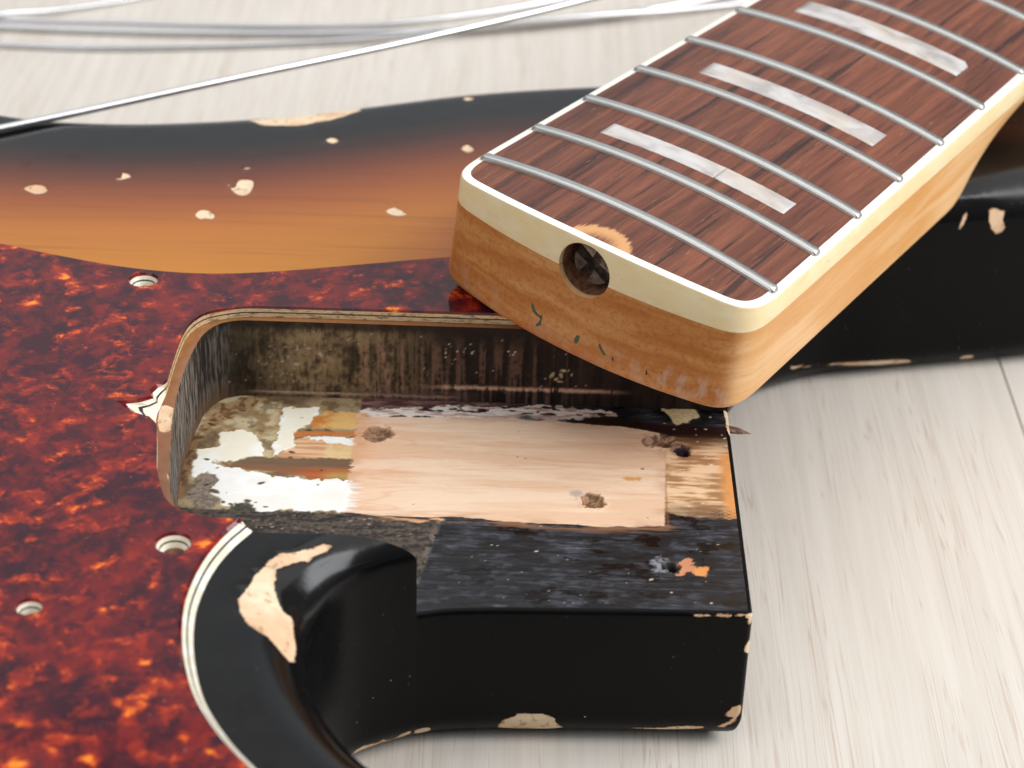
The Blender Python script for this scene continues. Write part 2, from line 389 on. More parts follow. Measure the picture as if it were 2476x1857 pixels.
def mat_ply_white():
    t = NT('white_ply')
    n = t.noise(t.mm(0.7, 0.7, 0.7), 0.8, 4)
    col = t.mix(t.ss(n, 0.4, 0.7), lin(232, 222, 198), lin(250, 246, 236))
    # grime only where the guard meets the neck pocket
    sx = t.new('ShaderNodeSeparateXYZ'); t.put(sx.inputs[0], t.mm())
    pocket = t.math('MULTIPLY', t.ss(sx.outputs['X'], 42.5, 43.5), t.math('MULTIPLY', t.ss(sx.outputs['Y'], -7.5, -5.5), t.ss(sx.outputs['Y'], 23, 22)))
    col = t.mix(t.math('MULTIPLY', pocket, 0.75), col, lin(226, 190, 134))
    gr = t.math('MULTIPLY', pocket, t.math('ADD', 0.08, t.math('MULTIPLY', t.ss(t.noise(t.mm(0.5, 1, 2), 1.0, 4, 0.7), 0.48, 0.64), 0.7)))
    col = t.mix(gr, col, lin(96, 60, 30))
    return t.set(Base_Color=col, Roughness=0.4)

M_TABLE = mat_table(); M_BODY = mat_body(); M_TORT = mat_tort(); M_ROSE = mat_rosewood(); M_MAPLE = mat_maple()
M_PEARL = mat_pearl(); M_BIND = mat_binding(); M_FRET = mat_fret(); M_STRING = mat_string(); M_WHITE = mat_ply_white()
M_BLACKPLY = mat_simple('black_ply', (0.015, 0.015, 0.017), 0.4)
M_FLOOR = mat_attr_col('pocket_floor_wear', bump_scale=1.2, bump_str=0.22, var=0.05, spec=0.35, stretch=(0.4, 0.8, 1))
M_WALL = mat_attr_col('pocket_wall_wear', bump_scale=1.0, bump_str=0.6, var=0.45, spec=0.25, stretch=(1.6, 1.6, 0.7), bd=0.0005)
M_INK = mat_simple('faded_green_ink', lin(70, 96, 74), 0.6, var=lin(140, 112, 70), scale=1.8, lo=0.5, hi=0.75)
M_INK2 = mat_simple('dark_ink', lin(44, 52, 62), 0.6, var=lin(110, 90, 70), scale=1.8, lo=0.5, hi=0.75)
M_HOLE = mat_simple('drilled_wood', lin(150, 104, 78), 0.7, var=lin(92, 60, 44), scale=0.9, bump=0.6)
M_STEEL = mat_simple('oiled_steel', (0.11, 0.09, 0.08), 0.35, metal=0.6, var=(0.42, 0.34, 0.28), scale=0.5, bump=0.5)
M_DARKHOLE = mat_simple('hole_wood', lin(120, 88, 62), 0.8, var=lin(60, 42, 32), scale=1.2, bump=0.6)
M_SPLINT = mat_simple('splinter_wood', lin(72, 58, 56), 0.7, var=lin(150, 110, 80), scale=1.0)

# ------------------------------------------------------------------ table
table = empty('tabletop', (0, 0, 0)); tag(table, kind='structure')
def plank(x0, x1):
    bm = bmesh.new(); box_bm(bm, x0, x1, -900, 1500, -25, 0)
    bmesh.ops.bevel(bm, geom=[e for e in bm.edges if all(v.co.z > -0.001 for v in e.verts)], offset=0.35*K, segments=2, affect='EDGES')
    me = bpy.data.meshes.new('plank'); bm.to_mesh(me); bm.free(); me.materials.append(M_TABLE)
    return link(bpy.data.objects.new('plank', me), table)
for a, b in ((-1200, -520), (-519.9, 78.9), (79.0, 680), (680.1, 1300)): plank(a, b)
table['label'] = 'pale woodgrain tabletop under the guitar parts'

# ------------------------------------------------------------------ guitar body
Z_TOP, Z_FLOOR, RT, RB = 44.0, 28.0, 10.0, 6.3
body = empty('guitar_body', (-150, 20, 0))
tag(body, 'chipped black and amber sunburst bass body with an empty neck pocket', 'guitar body')
body_inv = -Vector(body.location)
horn_pts = [(12.8, 49.6), (12.9, 60), (15, 78), (22, 95), (36, 105.5), (52, 110.0), (84, 117.5), (120, 128), (150, 134), (166, 146), (160, 160), (135, 168), (100, 172), (60, 173), (20, 171.5),
 (-14.5, 166.8), (-40.4, 160.6), (-63.4, 151.9), (-85, 144.4), (-104, 140.6), (-114, 139.6), (-129.3, 140), (-140, 142.5), (-180, 153), (-240, 168), (-300, 172), (-360, 152), (-400, 110), (-418, 50),
 (-405, -40), (-355, -110), (-280, -138), (-200, -130), (-140, -112), (-90, -104), (-40, -112), (10, -124), (50, -124), (74, -112), (76, -98), (55, -88), (15, -82), (-15, -78), (-32, -72),
 (-44, -63), (-51, -53), (-54.8, -43), (-55.8, -33), (-53.2, -24.4), (-50.3, -20.4), (-45.6, -17.2), (-41.0, -15.0)]
front_pts = [(-41.0, -15.0), (-37.0, -13.9), (-30, -13.1), (-15, -12.5), (11.8, -11.8)]
OUT = spline(horn_pts, 1.0)
FRONT = spline(front_pts, 0.35)
RIGHT = resample(np.array([[12.8, -10.8], [12.8, 49.6]]), 0.4)
corner = np.array([[12.8-1+math.cos(a), -10.8-1*0+math.sin(a)] for a in np.linspace(-math.pi/2, 0, 7)])
HEEL = np.vstack([FRONT[:-1], corner[:-1], RIGHT])
def adapt(P):
    """finer sampling where the photograph looks closely"""
    s = np.r_[0, np.cumsum(np.linalg.norm(np.diff(P, axis=0), axis=1))]
    out = [0.0]
    while out[-1] < s[-1]:
        x = np.interp(out[-1], s, P[:, 0]); y = np.interp(out[-1], s, P[:, 1])
        near = (-75 < x < 95 and -72 < y < 125); far = (-150 < x < 0 and 130 < y < 175)
        out.append(out[-1]+(0.35 if near else 0.7 if far else 2.5))
    out[-1] = s[-1]
    return np.c_[np.interp(out, s, P[:, 0]), np.interp(out, s, P[:, 1])]
OUT = adapt(OUT)
LOOP = np.vstack([HEEL[:-1], OUT[:-1]])
LOOPC = np.vstack([LOOP[::3], LOOP[:1]])
# pocket edge, from the far right corner round to the tip of the lower horn
pocket_path = np.vstack([resample(np.array([[12.5, 49.6], [-73, 49.6]]), 0.3)[:-1],
    spline([(-73, 49.6), (-77.0, 49.4), (-80.2, 47.9), (-82.4, 44.2), (-83.4, 38.7), (-83.9, 33), (-84.1, 26), (-83.9, 19.5), (-83.3, 13), (-82.6, 6.4), (-81.9, 1), (-80.9, -5), (-79.3, -10), (-77.0, -13.6), (-73.5, -15.6), (-68, -16.2), (-60, -16.2)], 0.3)[:-1],
    resample(np.array([[-60, -16.2], [-41.0, -14.95]]), 0.3)])
POCKET = np.vstack([pocket_path, [[-41.0, -14.95], [40, -14.95], [40, 49.6]]])

CHIPS = []       # (polygon of 3D points in mm, reach across the surface)
def chip_attr(V):
    """signed distance to the nearest paint chip, in millimetres"""
    best = np.full(len(V), -2.0)
    rnd = lambda P: spline(P, 0.5, True) if len(P) < 9 else P
    for poly, reach in CHIPS:
        P = rnd(np.array(poly, float)); c = P.mean(0)
        _, _, vt = np.linalg.svd(P-c); ex, ey, nz = vt
        near = np.where(np.abs(V-c).max(1) < np.abs(P-c).max()+3)[0]
        if not len(near): continue
        L = V[near]-c
        d = sd_poly(L@ex, L@ey, np.c_[(P-c)@ex, (P-c)@ey])
        d = np.where(np.abs(L@nz) < reach, d, -2)
        best[near] = np.maximum(best[near], np.clip(d, -2, 2))
    return best
CHIPS.append(([(-55.2,-17.9,43.7),(-53.8,-18,43.3),(-54.3,-18.9,43.1),(-55.5,-20.1,43.1),(-56.5,-20.9,43.2),(-57.1,-22.1,43),(-58,-22.3,43.3),(-59.2,-23.1,43.5),(-60.7,-24.4,43.7),(-61.6,-25.2,43.8),(-61.7,-26.7,43.6),(-61.3,-27.3,43.4),(-61.7,-28.2,43.5),(-61.3,-29.9,43.1),(-60.6,-31.7,42.6),(-59.8,-33.1,42),(-58.7,-33.1,41),(-58.2,-33.7,40.5),(-58,-36.3,40.2),(-57.4,-38.2,39.6),(-57.1,-43,40.4),(-57.7,-44.1,41.2),(-59.2,-42.9,42.2),(-61.1,-40.9,43),(-62.8,-40.1,43.6),(-64.5,-38.8,43.9),(-66,-36,44),(-66.4,-32.7,44),(-65.8,-31.1,44),(-65.1,-29.1,44),(-64.8,-26.8,44),(-63.8,-25.3,44),(-63.1,-23.3,44),(-61.6,-21.3,44),(-59.9,-21.1,43.9),(-58.3,-20,43.8),(-56.8,-19.4,43.7),(-55.9,-18.4,43.7)], 6))
CHIPS.append(([(-27.9,-11.7,2.7),(-26.9,-12.8,5.1),(-24.9,-12.8,6.1),(-24.3,-12.8,6.7),(-20.4,-12.7,6.8),(-18,-12.6,5.7),(-18,-12.3,4.7),(-16.6,-11.6,3),(-19.5,-10.7,1.9),(-24.5,-10.7,1.7)], 6))
CHIPS.append(([(12.4,-11.6,9.3),(10.8,-11.8,8.8),(10.3,-11.8,7.8),(9.8,-11.9,7),(10.4,-11.8,6.5),(11.3,-11.8,6.6),(10.8,-11.8,5.8),(9.5,-11.7,4.9),(8.3,-11.4,3.9),(9.9,-11.3,3.9),(11.3,-11.7,5.2),(12.2,-11.7,6.8),(12.5,-11.5,8.1)], 6))
CHIPS.append(([(-5.6,-11.3,3.1),(0.2,-11.4,3.5),(1.1,-11.5,3.9),(5.5,-11.6,4.3),(6.7,-11.5,4.2),(6.7,-11.3,3.6),(4.8,-11.1,3.1),(-1.2,-10.9,2.7)], 6))
CHIPS.append(([(12.8,-10.9,22.6),(12.4,-11.6,22.3),(11.8,-11.8,20.9),(11.9,-11.8,20.2),(12.6,-11.3,19.6),(12.8,-10.6,20),(12.8,-10.7,21.4)], 3))
CHIPS.append(([(12.7,-10.6,27.5),(11.7,-11.6,27.8),(11.4,-11.8,27.4),(12,-11.8,26.7),(12.2,-11.7,25.8),(12.6,-11.4,25.5),(12.7,-11.1,26.5)], 3))
CHIPS.append(([(3.2,-11.9,27.6),(5.9,-11.8,27.7),(8.8,-11.7,27.7),(11.7,-11.6,27.7),(11.7,-11.7,27.5),(9.1,-11.9,27.3),(6.6,-11.9,27.3),(3.3,-12,27.3)], 2))
CHIPS.append(([(-51.6,-19.6,1.8),(-50.6,-20.2,3.6),(-49.5,-19.1,4.1),(-47.1,-17,3.2),(-46.4,-17,3.9),(-44.9,-15,2.2),(-43.6,-15.5,3.8),(-41.9,-15,4.2),(-41.7,-14.4,3.3),(-44.5,-14,1.5),(-47.8,-16.3,1.6),(-50.6,-18,1.4)], 5))
CHIPS.append(([(-41.3,-14.5,3.7),(-38.7,-13.8,4),(-38.7,-13.3,3),(-41.1,-12.6,1.5)], 5))
CHIPS.append(([(70.8,115.4,38.4),(71.9,115.8,38.7),(73.2,115.8,38.3),(74.2,115.9,37.9),(74,115.3,36.1),(74.7,115.2,34.4),(74.2,115.1,33.4),(72.8,114.8,33.1),(71.7,114.5,34.3),(70.9,114.6,36.3)], 5))
CHIPS.append(([(66.1,114.3,38.4),(66,113.8,37.3),(65.4,113.2,35.5),(64.4,112.9,34.2),(64.8,113.2,36.2),(65.5,113.9,37.9)], 5))
CHIPS.append(([(31,102.8,6.2),(38.2,106.7,4.9),(58,112.3,3.3),(58.5,113.1,2.3),(45,109.3,3.3),(31.4,103.1,5.6)], 5))
CHIPS.append(([(69.7,115.3,3),(72.4,115.8,3),(72.3,117.2,1.2),(70,116.6,1.2)], 5))
CHIPS.append(([(-86,137,43.6),(-80.8,141.5,42),(-73.5,144.5,42),(-66.7,147.5,42),(-63,147,42.5),(-62.0,143.2,43.9),(-67.2,138.2,44),(-75.3,133.8,44),(-82.5,133.4,44)], 6))
CHIPS.append(([(-40.3,151.1,44),(-39.1,152.1,43.9),(-37.7,151.1,44),(-39,150.1,44)], 3))
CHIPS.append(([(-86.6,19.8,44),(-85.7,20.1,44),(-83.9,19.4,44),(-83.7,17,44),(-83.5,14.3,44),(-83.3,11.5,44),(-84.4,11.4,44),(-85.3,11.7,44),(-86.1,14.6,44),(-86.3,17.2,44)], 1))
CHIPS.append(([(-82.1,-0.5,44),(-81.6,-1.3,44),(-81.4,-2.6,44),(-81.5,-2.7,44),(-81.9,-1.7,44)], 1))
CHIPS.append(([(-126.5,99.9,44),(-125.6,101.3,44),(-123.7,101.8,44),(-121.5,99.6,44),(-122.4,97.8,44),(-123.9,97.7,44)], 1))
CHIPS.append(([(-109.3,105.6,44),(-108.3,105.8,44),(-108,108.6,44),(-106,106.9,44),(-107,105.8,44),(-108.4,105.1,44)], 1))
CHIPS.append(([(-86.2,104.8,44),(-84.8,103.2,44),(-84,106.7,44),(-81.3,106.6,44),(-81.3,100.8,44),(-82.5,99.7,44),(-84,100.6,44)], 1))
CHIPS.append(([(-90.7,90.5,44),(-90,92.8,44),(-88.2,92.6,44),(-86.7,90.4,44),(-87.1,89.1,44),(-88.6,89.3,44),(-89.4,88.9,44)], 1))
CHIPS.append(([(-53.4,94.9,44),(-51.9,96.7,44),(-49.9,95.1,44),(-49.1,93.7,44),(-50.7,93,44),(-52.1,93.4,44)], 1))
CHIPS.append(([(-68.3,127.2,44),(-67,128.5,44),(-65.5,127.2,44),(-66.7,125.7,44)], 1))
CHIPS.append(([(-39.6,125.1,44),(-38.4,127.2,44),(-36.8,124.9,44),(-38,123.3,44)], 1))
CHIPS.append(([(-84.2,112.4,44),(-83.2,112.9,44),(-82.3,112.6,44),(-83.2,112,44)], 1))

CHIPS.append(([(12.95,41.5,27.4),(12.95,50,27.4),(12.1,50,28),(12.1,46.5,28),(12.4,42,27.9)], 3))
def ring_profile(heel):
    rows = []
    for a in np.linspace(-90, 0, 15): rows.append((RB*(1-math.cos(math.radians(a))), RB*(1+math.sin(math.radians(a)))+0.1))
    if heel:
        rows += [(0, z) for z in np.linspace(RB+0.1, Z_FLOOR-0.8, 44)[1:]]
        rows += [(0.8*(1-math.cos(a)), Z_FLOOR-0.8+0.8*math.sin(a)) for a in np.linspace(0, math.pi/2, 6)[1:]]
    else:
        rows += [(0, z) for z in np.linspace(RB+0.1, Z_FLOOR-0.8, 44)[1:]]+[(0, Z_FLOOR)]
        rows += [(0, z) for z in np.linspace(Z_FLOOR, Z_TOP-RT, 14)[1:]]
        rows += [(RT*(1-math.cos(a)), Z_TOP-RT+RT*math.sin(a)) for a in np.linspace(0, math.pi/2, 30)[1:]]
    return np.array(rows)
nl = normals2d(np.vstack([HEEL[:-1], OUT[:-1]]), closed=True)
N_HEEL = np.vstack([nl[:len(HEEL)-1], nl[len(HEEL)-1:len(HEEL)]]); N_OUT = np.vstack([nl[len(HEEL)-1:], nl[:1]])
so = np.r_[0, np.cumsum(np.linalg.norm(np.diff(OUT, axis=0), axis=1))]
RT_S = np.minimum(6.0+4.0*sstep(4, 24, so[-1]-so), 4.0+6.0*sstep(0, 25, so))     # edge radius shrinks where the pocket cuts it
def strip(P, N, rows, a, b):
    rr = rows[a:b]; V = np.zeros((len(P), len(rr), 3))
    V[:, :, :2] = P[:, None, :]+N[:, None, :]*rr[None, :, 0, None]; V[:, :, 2] = rr[None, :, 1]
    if len(P) == len(OUT):
        up = rr[:, 1] > Z_TOP-RT+1e-6; k = (RT_S/RT)[:, None]
        V[:, up, 2] = Z_TOP-k*(Z_TOP-rr[None, up, 1])
        V[:, up, :2] = P[:, None, :]+N[:, None, :]*(rr[None, up, 0]*k)[:, :, None]
        mid = (rr[:, 1] > Z_FLOOR+1e-6) & ~up
        V[:, mid, 2] = Z_FLOOR+(rr[None, mid, 1]-Z_FLOOR)*((Z_TOP-RT_S-Z_FLOOR)/(Z_TOP-RT-Z_FLOOR))[:, None]
    else:                                                   # mitre the square heel corner
        i = rr[None, :, 0]; V[:, :, 0] = np.minimum(V[:, :, 0], 12.8-i)
        right = (P[:, 0] > 11.4)[:, None]; V[:, :, 1] = np.where(right, np.maximum(V[:, :, 1], -11.8+i), V[:, :, 1])
    return V.reshape(-1, 3), grid_faces(len(P), len(rr))
rowsO = ring_profile(False); rowsH = ring_profile(True)
ksplit = 15+44
bm = bmesh.new()
def add(V, F):
    vs = [bm.verts.new(v) for v in V.tolist()]
    fs = []
    for f in F.tolist():
        try: fs.append(bm.faces.new([vs[i] for i in f]))
        except ValueError: pass
    return vs, fs
add(*strip(HEEL, N_HEEL, rowsH, 0, len(rowsH)))
add(*strip(OUT, N_OUT, rowsO, 0, ksplit))
vs, fs = add(*strip(OUT, N_OUT, rowsO, ksplit-1, len(rowsO)))
def clip(fs, test, co, no):
    g = [f for f in fs if f.is_valid and test(f.calc_center_median())]
    e = {x for f in g for x in f.edges}; v = {x for f in g for x in f.verts}
    bmesh.ops.bisect_plane(bm, geom=list(v)+list(e)+g, plane_co=co, plane_no=no, clear_outer=True, dist=1e-5)
clip(fs, lambda c: -62 < c.x < -30 and -40 < c.y < 10, (-60, -16.2, 0), (-0.0658, 1, 0))
clip([f for f in bm.faces], lambda c: c.z > 28.01 and -30 < c.x < 30 and 30 < c.y < 90, (0, 49.6, 0), (0, -1, 0))
# flat top between the rounded edge and the pocket
ring = OUT+N_OUT*RT_S[:, None]
ring = np.vstack([ring, (HEEL+N_HEEL*RT)[1:-1][::6]])
rk = [ring[0]]
for q in ring[1:]:
    if np.linalg.norm(q-rk[-1]) > 0.2: rk.append(q)
ring = np.array(rk)
gx, gy = np.meshgrid(np.arange(-150, 100, 2.2), np.arange(-80, 175, 2.2)); gx = gx+0.4*np.sin(gy); g1 = np.c_[gx.ravel(), gy.ravel()]
gx, gy = np.meshgrid(np.arange(-420, 170, 9.0), np.arange(-140, 180, 9.0)); g2 = np.c_[gx.ravel(), gy.ravel()]
g2 = g2[(g2[:, 0] < -152) | (g2[:, 0] > 102) | (g2[:, 1] < -82)]
G = np.vstack([g1, g2]); G = G[(sd_poly(G[:, 0], G[:, 1], ring) > 0.9)]
G = G[sd_poly(G[:, 0], G[:, 1], POCKET) < -0.6]
pts = [ring, pocket_path]; edges = []; base = 0
edges += [(i, (i+1) % len(ring)) for i in range(len(ring))]; base = len(ring)
edges += [(base+i, base+i+1) for i in range(len(pocket_path)-1)]; base += len(pocket_path)
TOPCHIPS = [c for c, r in CHIPS if max(p[2] for p in c)-min(p[2] for p in c) < 0.05 and c[0][2] > 43.9]
for c in TOPCHIPS:
    P = spline(np.array(c)[:, :2], 0.4, True)
    cen = P.mean(0)
    for k in (1.25, 1.0, 0.75, 0.4):
        Q = cen+(P-cen)*k; pts.append(Q); edges += [(base+i, base+(i+1) % len(Q)) for i in range(len(Q))]; base += len(Q)
pts.append(G)
allp = np.vstack(pts)
vv, ee, ff, *_ = delaunay_2d_cdt([Vector((float(a), float(b))) for a, b in allp], edges, [], 0, 1e-4)
vv = np.array([(v.x, v.y) for v in vv]); ff = np.array([f for f in ff if len(f) == 3])
cen = vv[ff].mean(1)
ok = (sd_poly(cen[:, 0], cen[:, 1], ring) > 0) & (sd_poly(cen[:, 0], cen[:, 1], POCKET) < 0)
add(np.c_[vv, np.full(len(vv), Z_TOP)], ff[ok])
bmesh.ops.delete(bm, geom=[v for v in bm.verts if not v.link_faces], context='VERTS')
bmesh.ops.remove_doubles(bm, verts=bm.verts, dist=0.004)
bmesh.ops.recalc_face_normals(bm, faces=bm.faces)
bm.verts.index_update()
V = np.array([v.co[:] for v in bm.verts]); F = [[v.index for v in f.verts] for f in bm.faces]; bm.free()
edge_d = dist_polyline(V[:, 0], V[:, 1], LOOPC)
low = V[:, 2] < Z_TOP-RT
edge_d = np.where(low, 0, edge_d)
led = dist_polyline(V[:, 0], V[:, 1], pocket_path[::4])
ledge = sstep(3.0, 2.4, led)*(V[:, 2] > 43.5)*(V[:, 0] < -20)*(V[:, 0] > -100)*(edge_d > 12)*(V[:, 1] > -14.5)*((V[:, 0] < -76) | (V[:, 1] > 30))
chipv = chip_attr(V)
sink = sstep(-0.1, 0.25, chipv)*0.22
cenb = np.array([-150, 20, 0.])
# sink chips a little into the surface (towards a point deep in the body)
dirv = np.c_[np.zeros(len(V)), np.zeros(len(V)), np.where(V[:, 2] > 36, -1.0, 0.0)]
V2 = V+dirv*sink[:, None]
def to_body(V): return np.asarray(V)-np.array([-150, 20, 0.])
shell = mesh_obj('body_shell', to_body(V2), F, M_BODY, body, attrs={'edge': edge_d, 'chip': chipv, 'ledge': ledge})

# ------------------------------------------------------------------ pocket floor
FP = {
'wood': [(-55.2,44.3),(-53.8,43.8),(-47.7,43.9),(-38.5,44.3),(-25.9,44.3),(-20.0,44.3),(-15.6,43.5),(-7.8,43.0),(-2.7,42.0),(-0.1,40.6),(0.8,35.7),(0.1,22.6),(-0.4,11.9),(-11.7,11.5),(-24.4,11.8),(-36.1,12.6),(-42.5,12.2),(-48.8,12.0),(-54.9,13.1)],
'sliver': [(-49.4,11.7),(-45.6,11.4),(-41.8,11.0),(-38.0,12.1),(-37.7,11.6),(-41.7,10.2),(-45.5,10.6)],
'rwood': [(-0.2,40.0),(2.3,40.7),(14.1,42.0),(14.0,29.2),(13.9,14.8),(9.4,14.6),(4.3,14.8),(-0.4,16.5)],
'white_strip': [(-57.3,45.0),(-56.4,46.2),(-47.8,46.4),(-37.6,48.2),(-26.9,48.6),(-19.7,49.6),(-14.6,48.2),(-9.0,48.4),(-7.7,46.5),(-11.1,46.3),(-16.0,44.7),(-20.0,44.3),(-25.9,44.3),(-47.7,43.9),(-53.8,43.8)],
'burg': [(-74.0,50.0),(-66,51.5),(-41.2,51.5),(-20,51.5),(-22,49.8),(-27.7,49.0),(-37.6,48.2),(-47.8,46.4),(-56.4,46.2),(-61.5,46.2),(-69.2,47.7)],
'cream_chip': [(0.5,49.9),(2.4,49.6),(6.6,50.3),(7.6,48.1),(6.0,46.0),(3.5,44.1),(2.3,45.2),(1.6,47.1)],
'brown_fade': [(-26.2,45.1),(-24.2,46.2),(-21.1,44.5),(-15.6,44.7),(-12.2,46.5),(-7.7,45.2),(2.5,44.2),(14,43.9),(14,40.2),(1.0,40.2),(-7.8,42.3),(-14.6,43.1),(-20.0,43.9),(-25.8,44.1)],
'tan': [(-84.8,41.1),(-84.1,46.2),(-79.1,50.0),(-69.9,47.6),(-68.9,43.2),(-69.0,37.5),(-69.3,31.9),(-68.7,29.2),(-70.8,29.1),(-70.9,32.4),(-72.3,36.0),(-75.6,37.7),(-78.9,37.5),(-80.8,36.8),(-83.4,31.8)],
'rust': [(-82.1,43.7),(-78.9,47.7),(-74.6,49.3),(-71.4,48.9),(-75.1,45.4),(-79.6,40.6),(-81.8,36.7),(-82.8,37.9)],
'cream_up': [(-79.1,36.9),(-75.6,37.8),(-72.3,35.7),(-70.3,29.1),(-73.8,28.9),(-73.9,27.4),(-75.5,26.7),(-76.6,27.6),(-80.7,26.4),(-82.1,22.5),(-82.6,24.0),(-82.3,30.6),(-78.8,32.0)],
'cream_rt': [(-68.9,45.8),(-62.2,45.8),(-62.5,43.6),(-64.0,40.3),(-65.8,37.7),(-66.1,34.6),(-65.6,32.7),(-67.3,31.4),(-67.9,29.3),(-68.9,29.8),(-69.4,32.2),(-68.8,35.6),(-69.0,40.6)],
'white_lo': [(-82.1,22.5),(-81.7,28.0),(-78.0,26.0),(-74.0,25.1),(-69.2,23.7),(-62.6,22.5),(-53.5,22.6),(-53.5,13.2),(-64.8,12.9),(-69.4,11.8),(-70.5,14.3),(-72.7,14.9),(-74.7,13.5),(-76.3,13.7),(-76.0,15.7),(-77.6,16.2),(-78.4,19.0),(-77.7,21.3),(-79.0,23.6),(-80.4,23.5),(-81.4,22.0)],
'wedge': [(-78.9,27.7),(-76.1,26.7),(-73.8,28.9),(-53.5,29.6),(-53.5,28.5),(-53.5,23.2),(-61.0,22.9),(-66.0,24.3),(-69.3,24.7),(-76.0,25.8)],
'amber': [(-64.0,40.0),(-62.4,43.2),(-60.4,45.0),(-53.4,44.9),(-53.4,39.2),(-62.5,39.0)],
'orange': [(-66.1,37.8),(-54.1,38.4),(-54.0,37.1),(-64.0,36.4),(-65.6,35.8)],
'tanpink': [(-65.8,34.6),(-64.0,36.2),(-53.4,35.7),(-53.4,29.9),(-67.9,29.1),(-66.8,31.8),(-65.4,32.8)],
'white_sm': [(-64.3,36.2),(-53.9,36.3),(-53.7,33.9),(-60.4,34.6)],
'yellow': [(-60.8,31.2),(-59.1,34.4),(-53.7,33.3),(-53.4,29.9),(-60.0,29.7)],
'grey_blob': [(-80.8,22.3),(-80.3,23.5),(-78.3,23.0),(-77.5,21.3),(-78.4,19.0),(-77.6,16.2),(-76.6,15.4),(-77.5,12.8),(-80.0,12.6),(-82.3,17.0)],
'dark_blob': [(-74.6,12.7),(-73.9,14.4),(-72.1,15.1),(-70.3,14.0),(-69.6,11.8),(-72.2,10.9),(-74.4,11.3)],
'rust_left': [(-84.7,33.5),(-82.9,37.3),(-82.0,35.5),(-82.7,31.1),(-82.7,22.2),(-83.0,15.9),(-84.6,16),(-84.6,21.5)],
'orange_chip': [(1.1,0.6),(2.0,2.7),(3.7,2.6),(3.6,0.8),(4.8,0.3),(5.9,1.2),(6.3,0.1),(5.9,-2.2),(4.4,-2.0),(3.2,-1.3),(1.1,-2.2)],
'lint': [(-3.2,0.9),(-2.5,2.5),(-0.7,2.4),(0.5,0.6),(-0.5,-1.5),(-1.7,-1.1),(-2.4,-1.9)],
}
nx, ny = 480, 330
xs = np.linspace(-85.5, 12.0, nx); front_y = np.interp(xs, FRONT[:, 0], FRONT[:, 1]+0.8); front_y = np.where(xs < -41, np.maximum(np.interp(xs, OUT[-60:, 0], OUT[-60:, 1]+0.5) if OUT[-60, 0] < OUT[-1, 0] else -18.0, -18.0), front_y)
vq = np.linspace(0, 1, ny)
X = np.repeat(xs[:, None], ny, 1); Y = front_y[:, None]+(51.6-front_y[:, None])*vq[None, :]
px, py = X.ravel(), Y.ravel()
wx = px+1.3*(fbm(px*0.9, py*0.9, 4, 1)-0.5); wy = py+1.6*(fbm(px*0.8, py*0.9, 4, 2)-0.5)
streak = fbm(px*0.10, py*1.5, 4, 3); fine = fbm(px*2.2, py*2.2, 3, 4); blot = fbm(px*0.22, py*0.3, 4, 5); fib = fbm(px*0.35, py*4.0, 3, 6)
col = np.zeros((len(px), 3)); rgh = np.full(len(px), 0.42); hgt = np.zeros(len(px))
# worn black lacquer
col[:] = (0.012, 0.0125, 0.015)
dusty = sstep(0.42, 0.7, streak*0.55+blot*0.45)
col += dusty[:, None]*np.array([0.024, 0.026, 0.034]); rgh += dusty*0.18
smear = sstep(0.55, 0.75, fbm(px*0.35, py*0.8, 4, 2)); col += smear[:, None]*np.array([0.032, 0.035, 0.046])
gl = sstep(0.60, 0.66, fbm(px*0.22+3, py*0.42, 4, 6)); col *= (1-0.75*gl)[:, None]; rgh -= 0.2*gl
fibm = sstep(0.60, 0.78, fib)*sstep(0.30, 0.6, blot); col += fibm[:, None]*np.array([0.05, 0.052, 0.06]); fibd = sstep(0.42, 0.28, fib); col *= (1-0.6*fibd)[:, None]
left = sstep(-38.2, -39.0, px-0.17*(py-12)); bw = left*sstep(16, 11, py)
col = col*(1-bw[:, None])+bw[:, None]*(vary(lin(38, 33, 30), lin(92, 80, 70), 0.5*fbm(px*0.3, py*2.4, 4, 2)+0.5*fine, 0.36, 0.64))
def lay(name, c, edge=0.15, amp=1.0, a=1.0, rough=None, h=0.0, raw=False):
    global rgh, hgt
    d = sd_poly(px if raw else px+(wx-px)*amp, py if raw else py+(wy-py)*amp, FP[name])
    m = sstep(-edge, edge, d)*a
    c = np.asarray(c, float)
    col[:] = col*(1-m[:, None])+m[:, None]*(c if c.ndim == 2 else c[None, :])
    if rough is not None: rgh = rgh*(1-m)+rough*m
    hgt = hgt*(1-m)+h*m
    return m
wood_c = vary(lin(236, 198, 166), lin(246, 216, 188), fbm(px*0.04, py*0.35, 4, 3), 0.35, 0.65)
gl_ = fbm(px*0.012, py*0.16+0.12*np.sin(px*0.06), 3, 7); ringl = np.maximum(sstep(0.012, 0.0, np.abs(gl_-0.46)), np.maximum(sstep(0.010, 0.0, np.abs(gl_-0.53)), sstep(0.010, 0.0, np.abs(gl_-0.6)))); wood_c = wood_c*(1-ringl[:, None]*np.array([0.07, 0.15, 0.20]))
wood_c = wood_c*(1-0.05*sstep(0.6, 0.8, fib)[:, None])
wood_c = wood_c*(1-0.22*sstep(-40, -57, px)[:, None]*np.array([0.1, 0.5, 0.7]))
lay('sliver', lin(222, 166, 124), 0.15, 0.4, rough=0.6)
rw = vary(lin(176, 130, 88), lin(244, 206, 166), 0.5*fbm(px*0.2, py*1.6, 4, 1)+0.5*fbm(px*0.25, py*0.35, 4, 5), 0.38, 0.62)
topf = sstep(34, 41.5, py)[:, None]; rw = rw*(1-topf)+topf*lin(66, 40, 26)
botf = sstep(21, 15.5, py+2*(fib-0.5))[:, None]*0.55; rw = rw*(1-botf)+botf*lin(80, 62, 52)
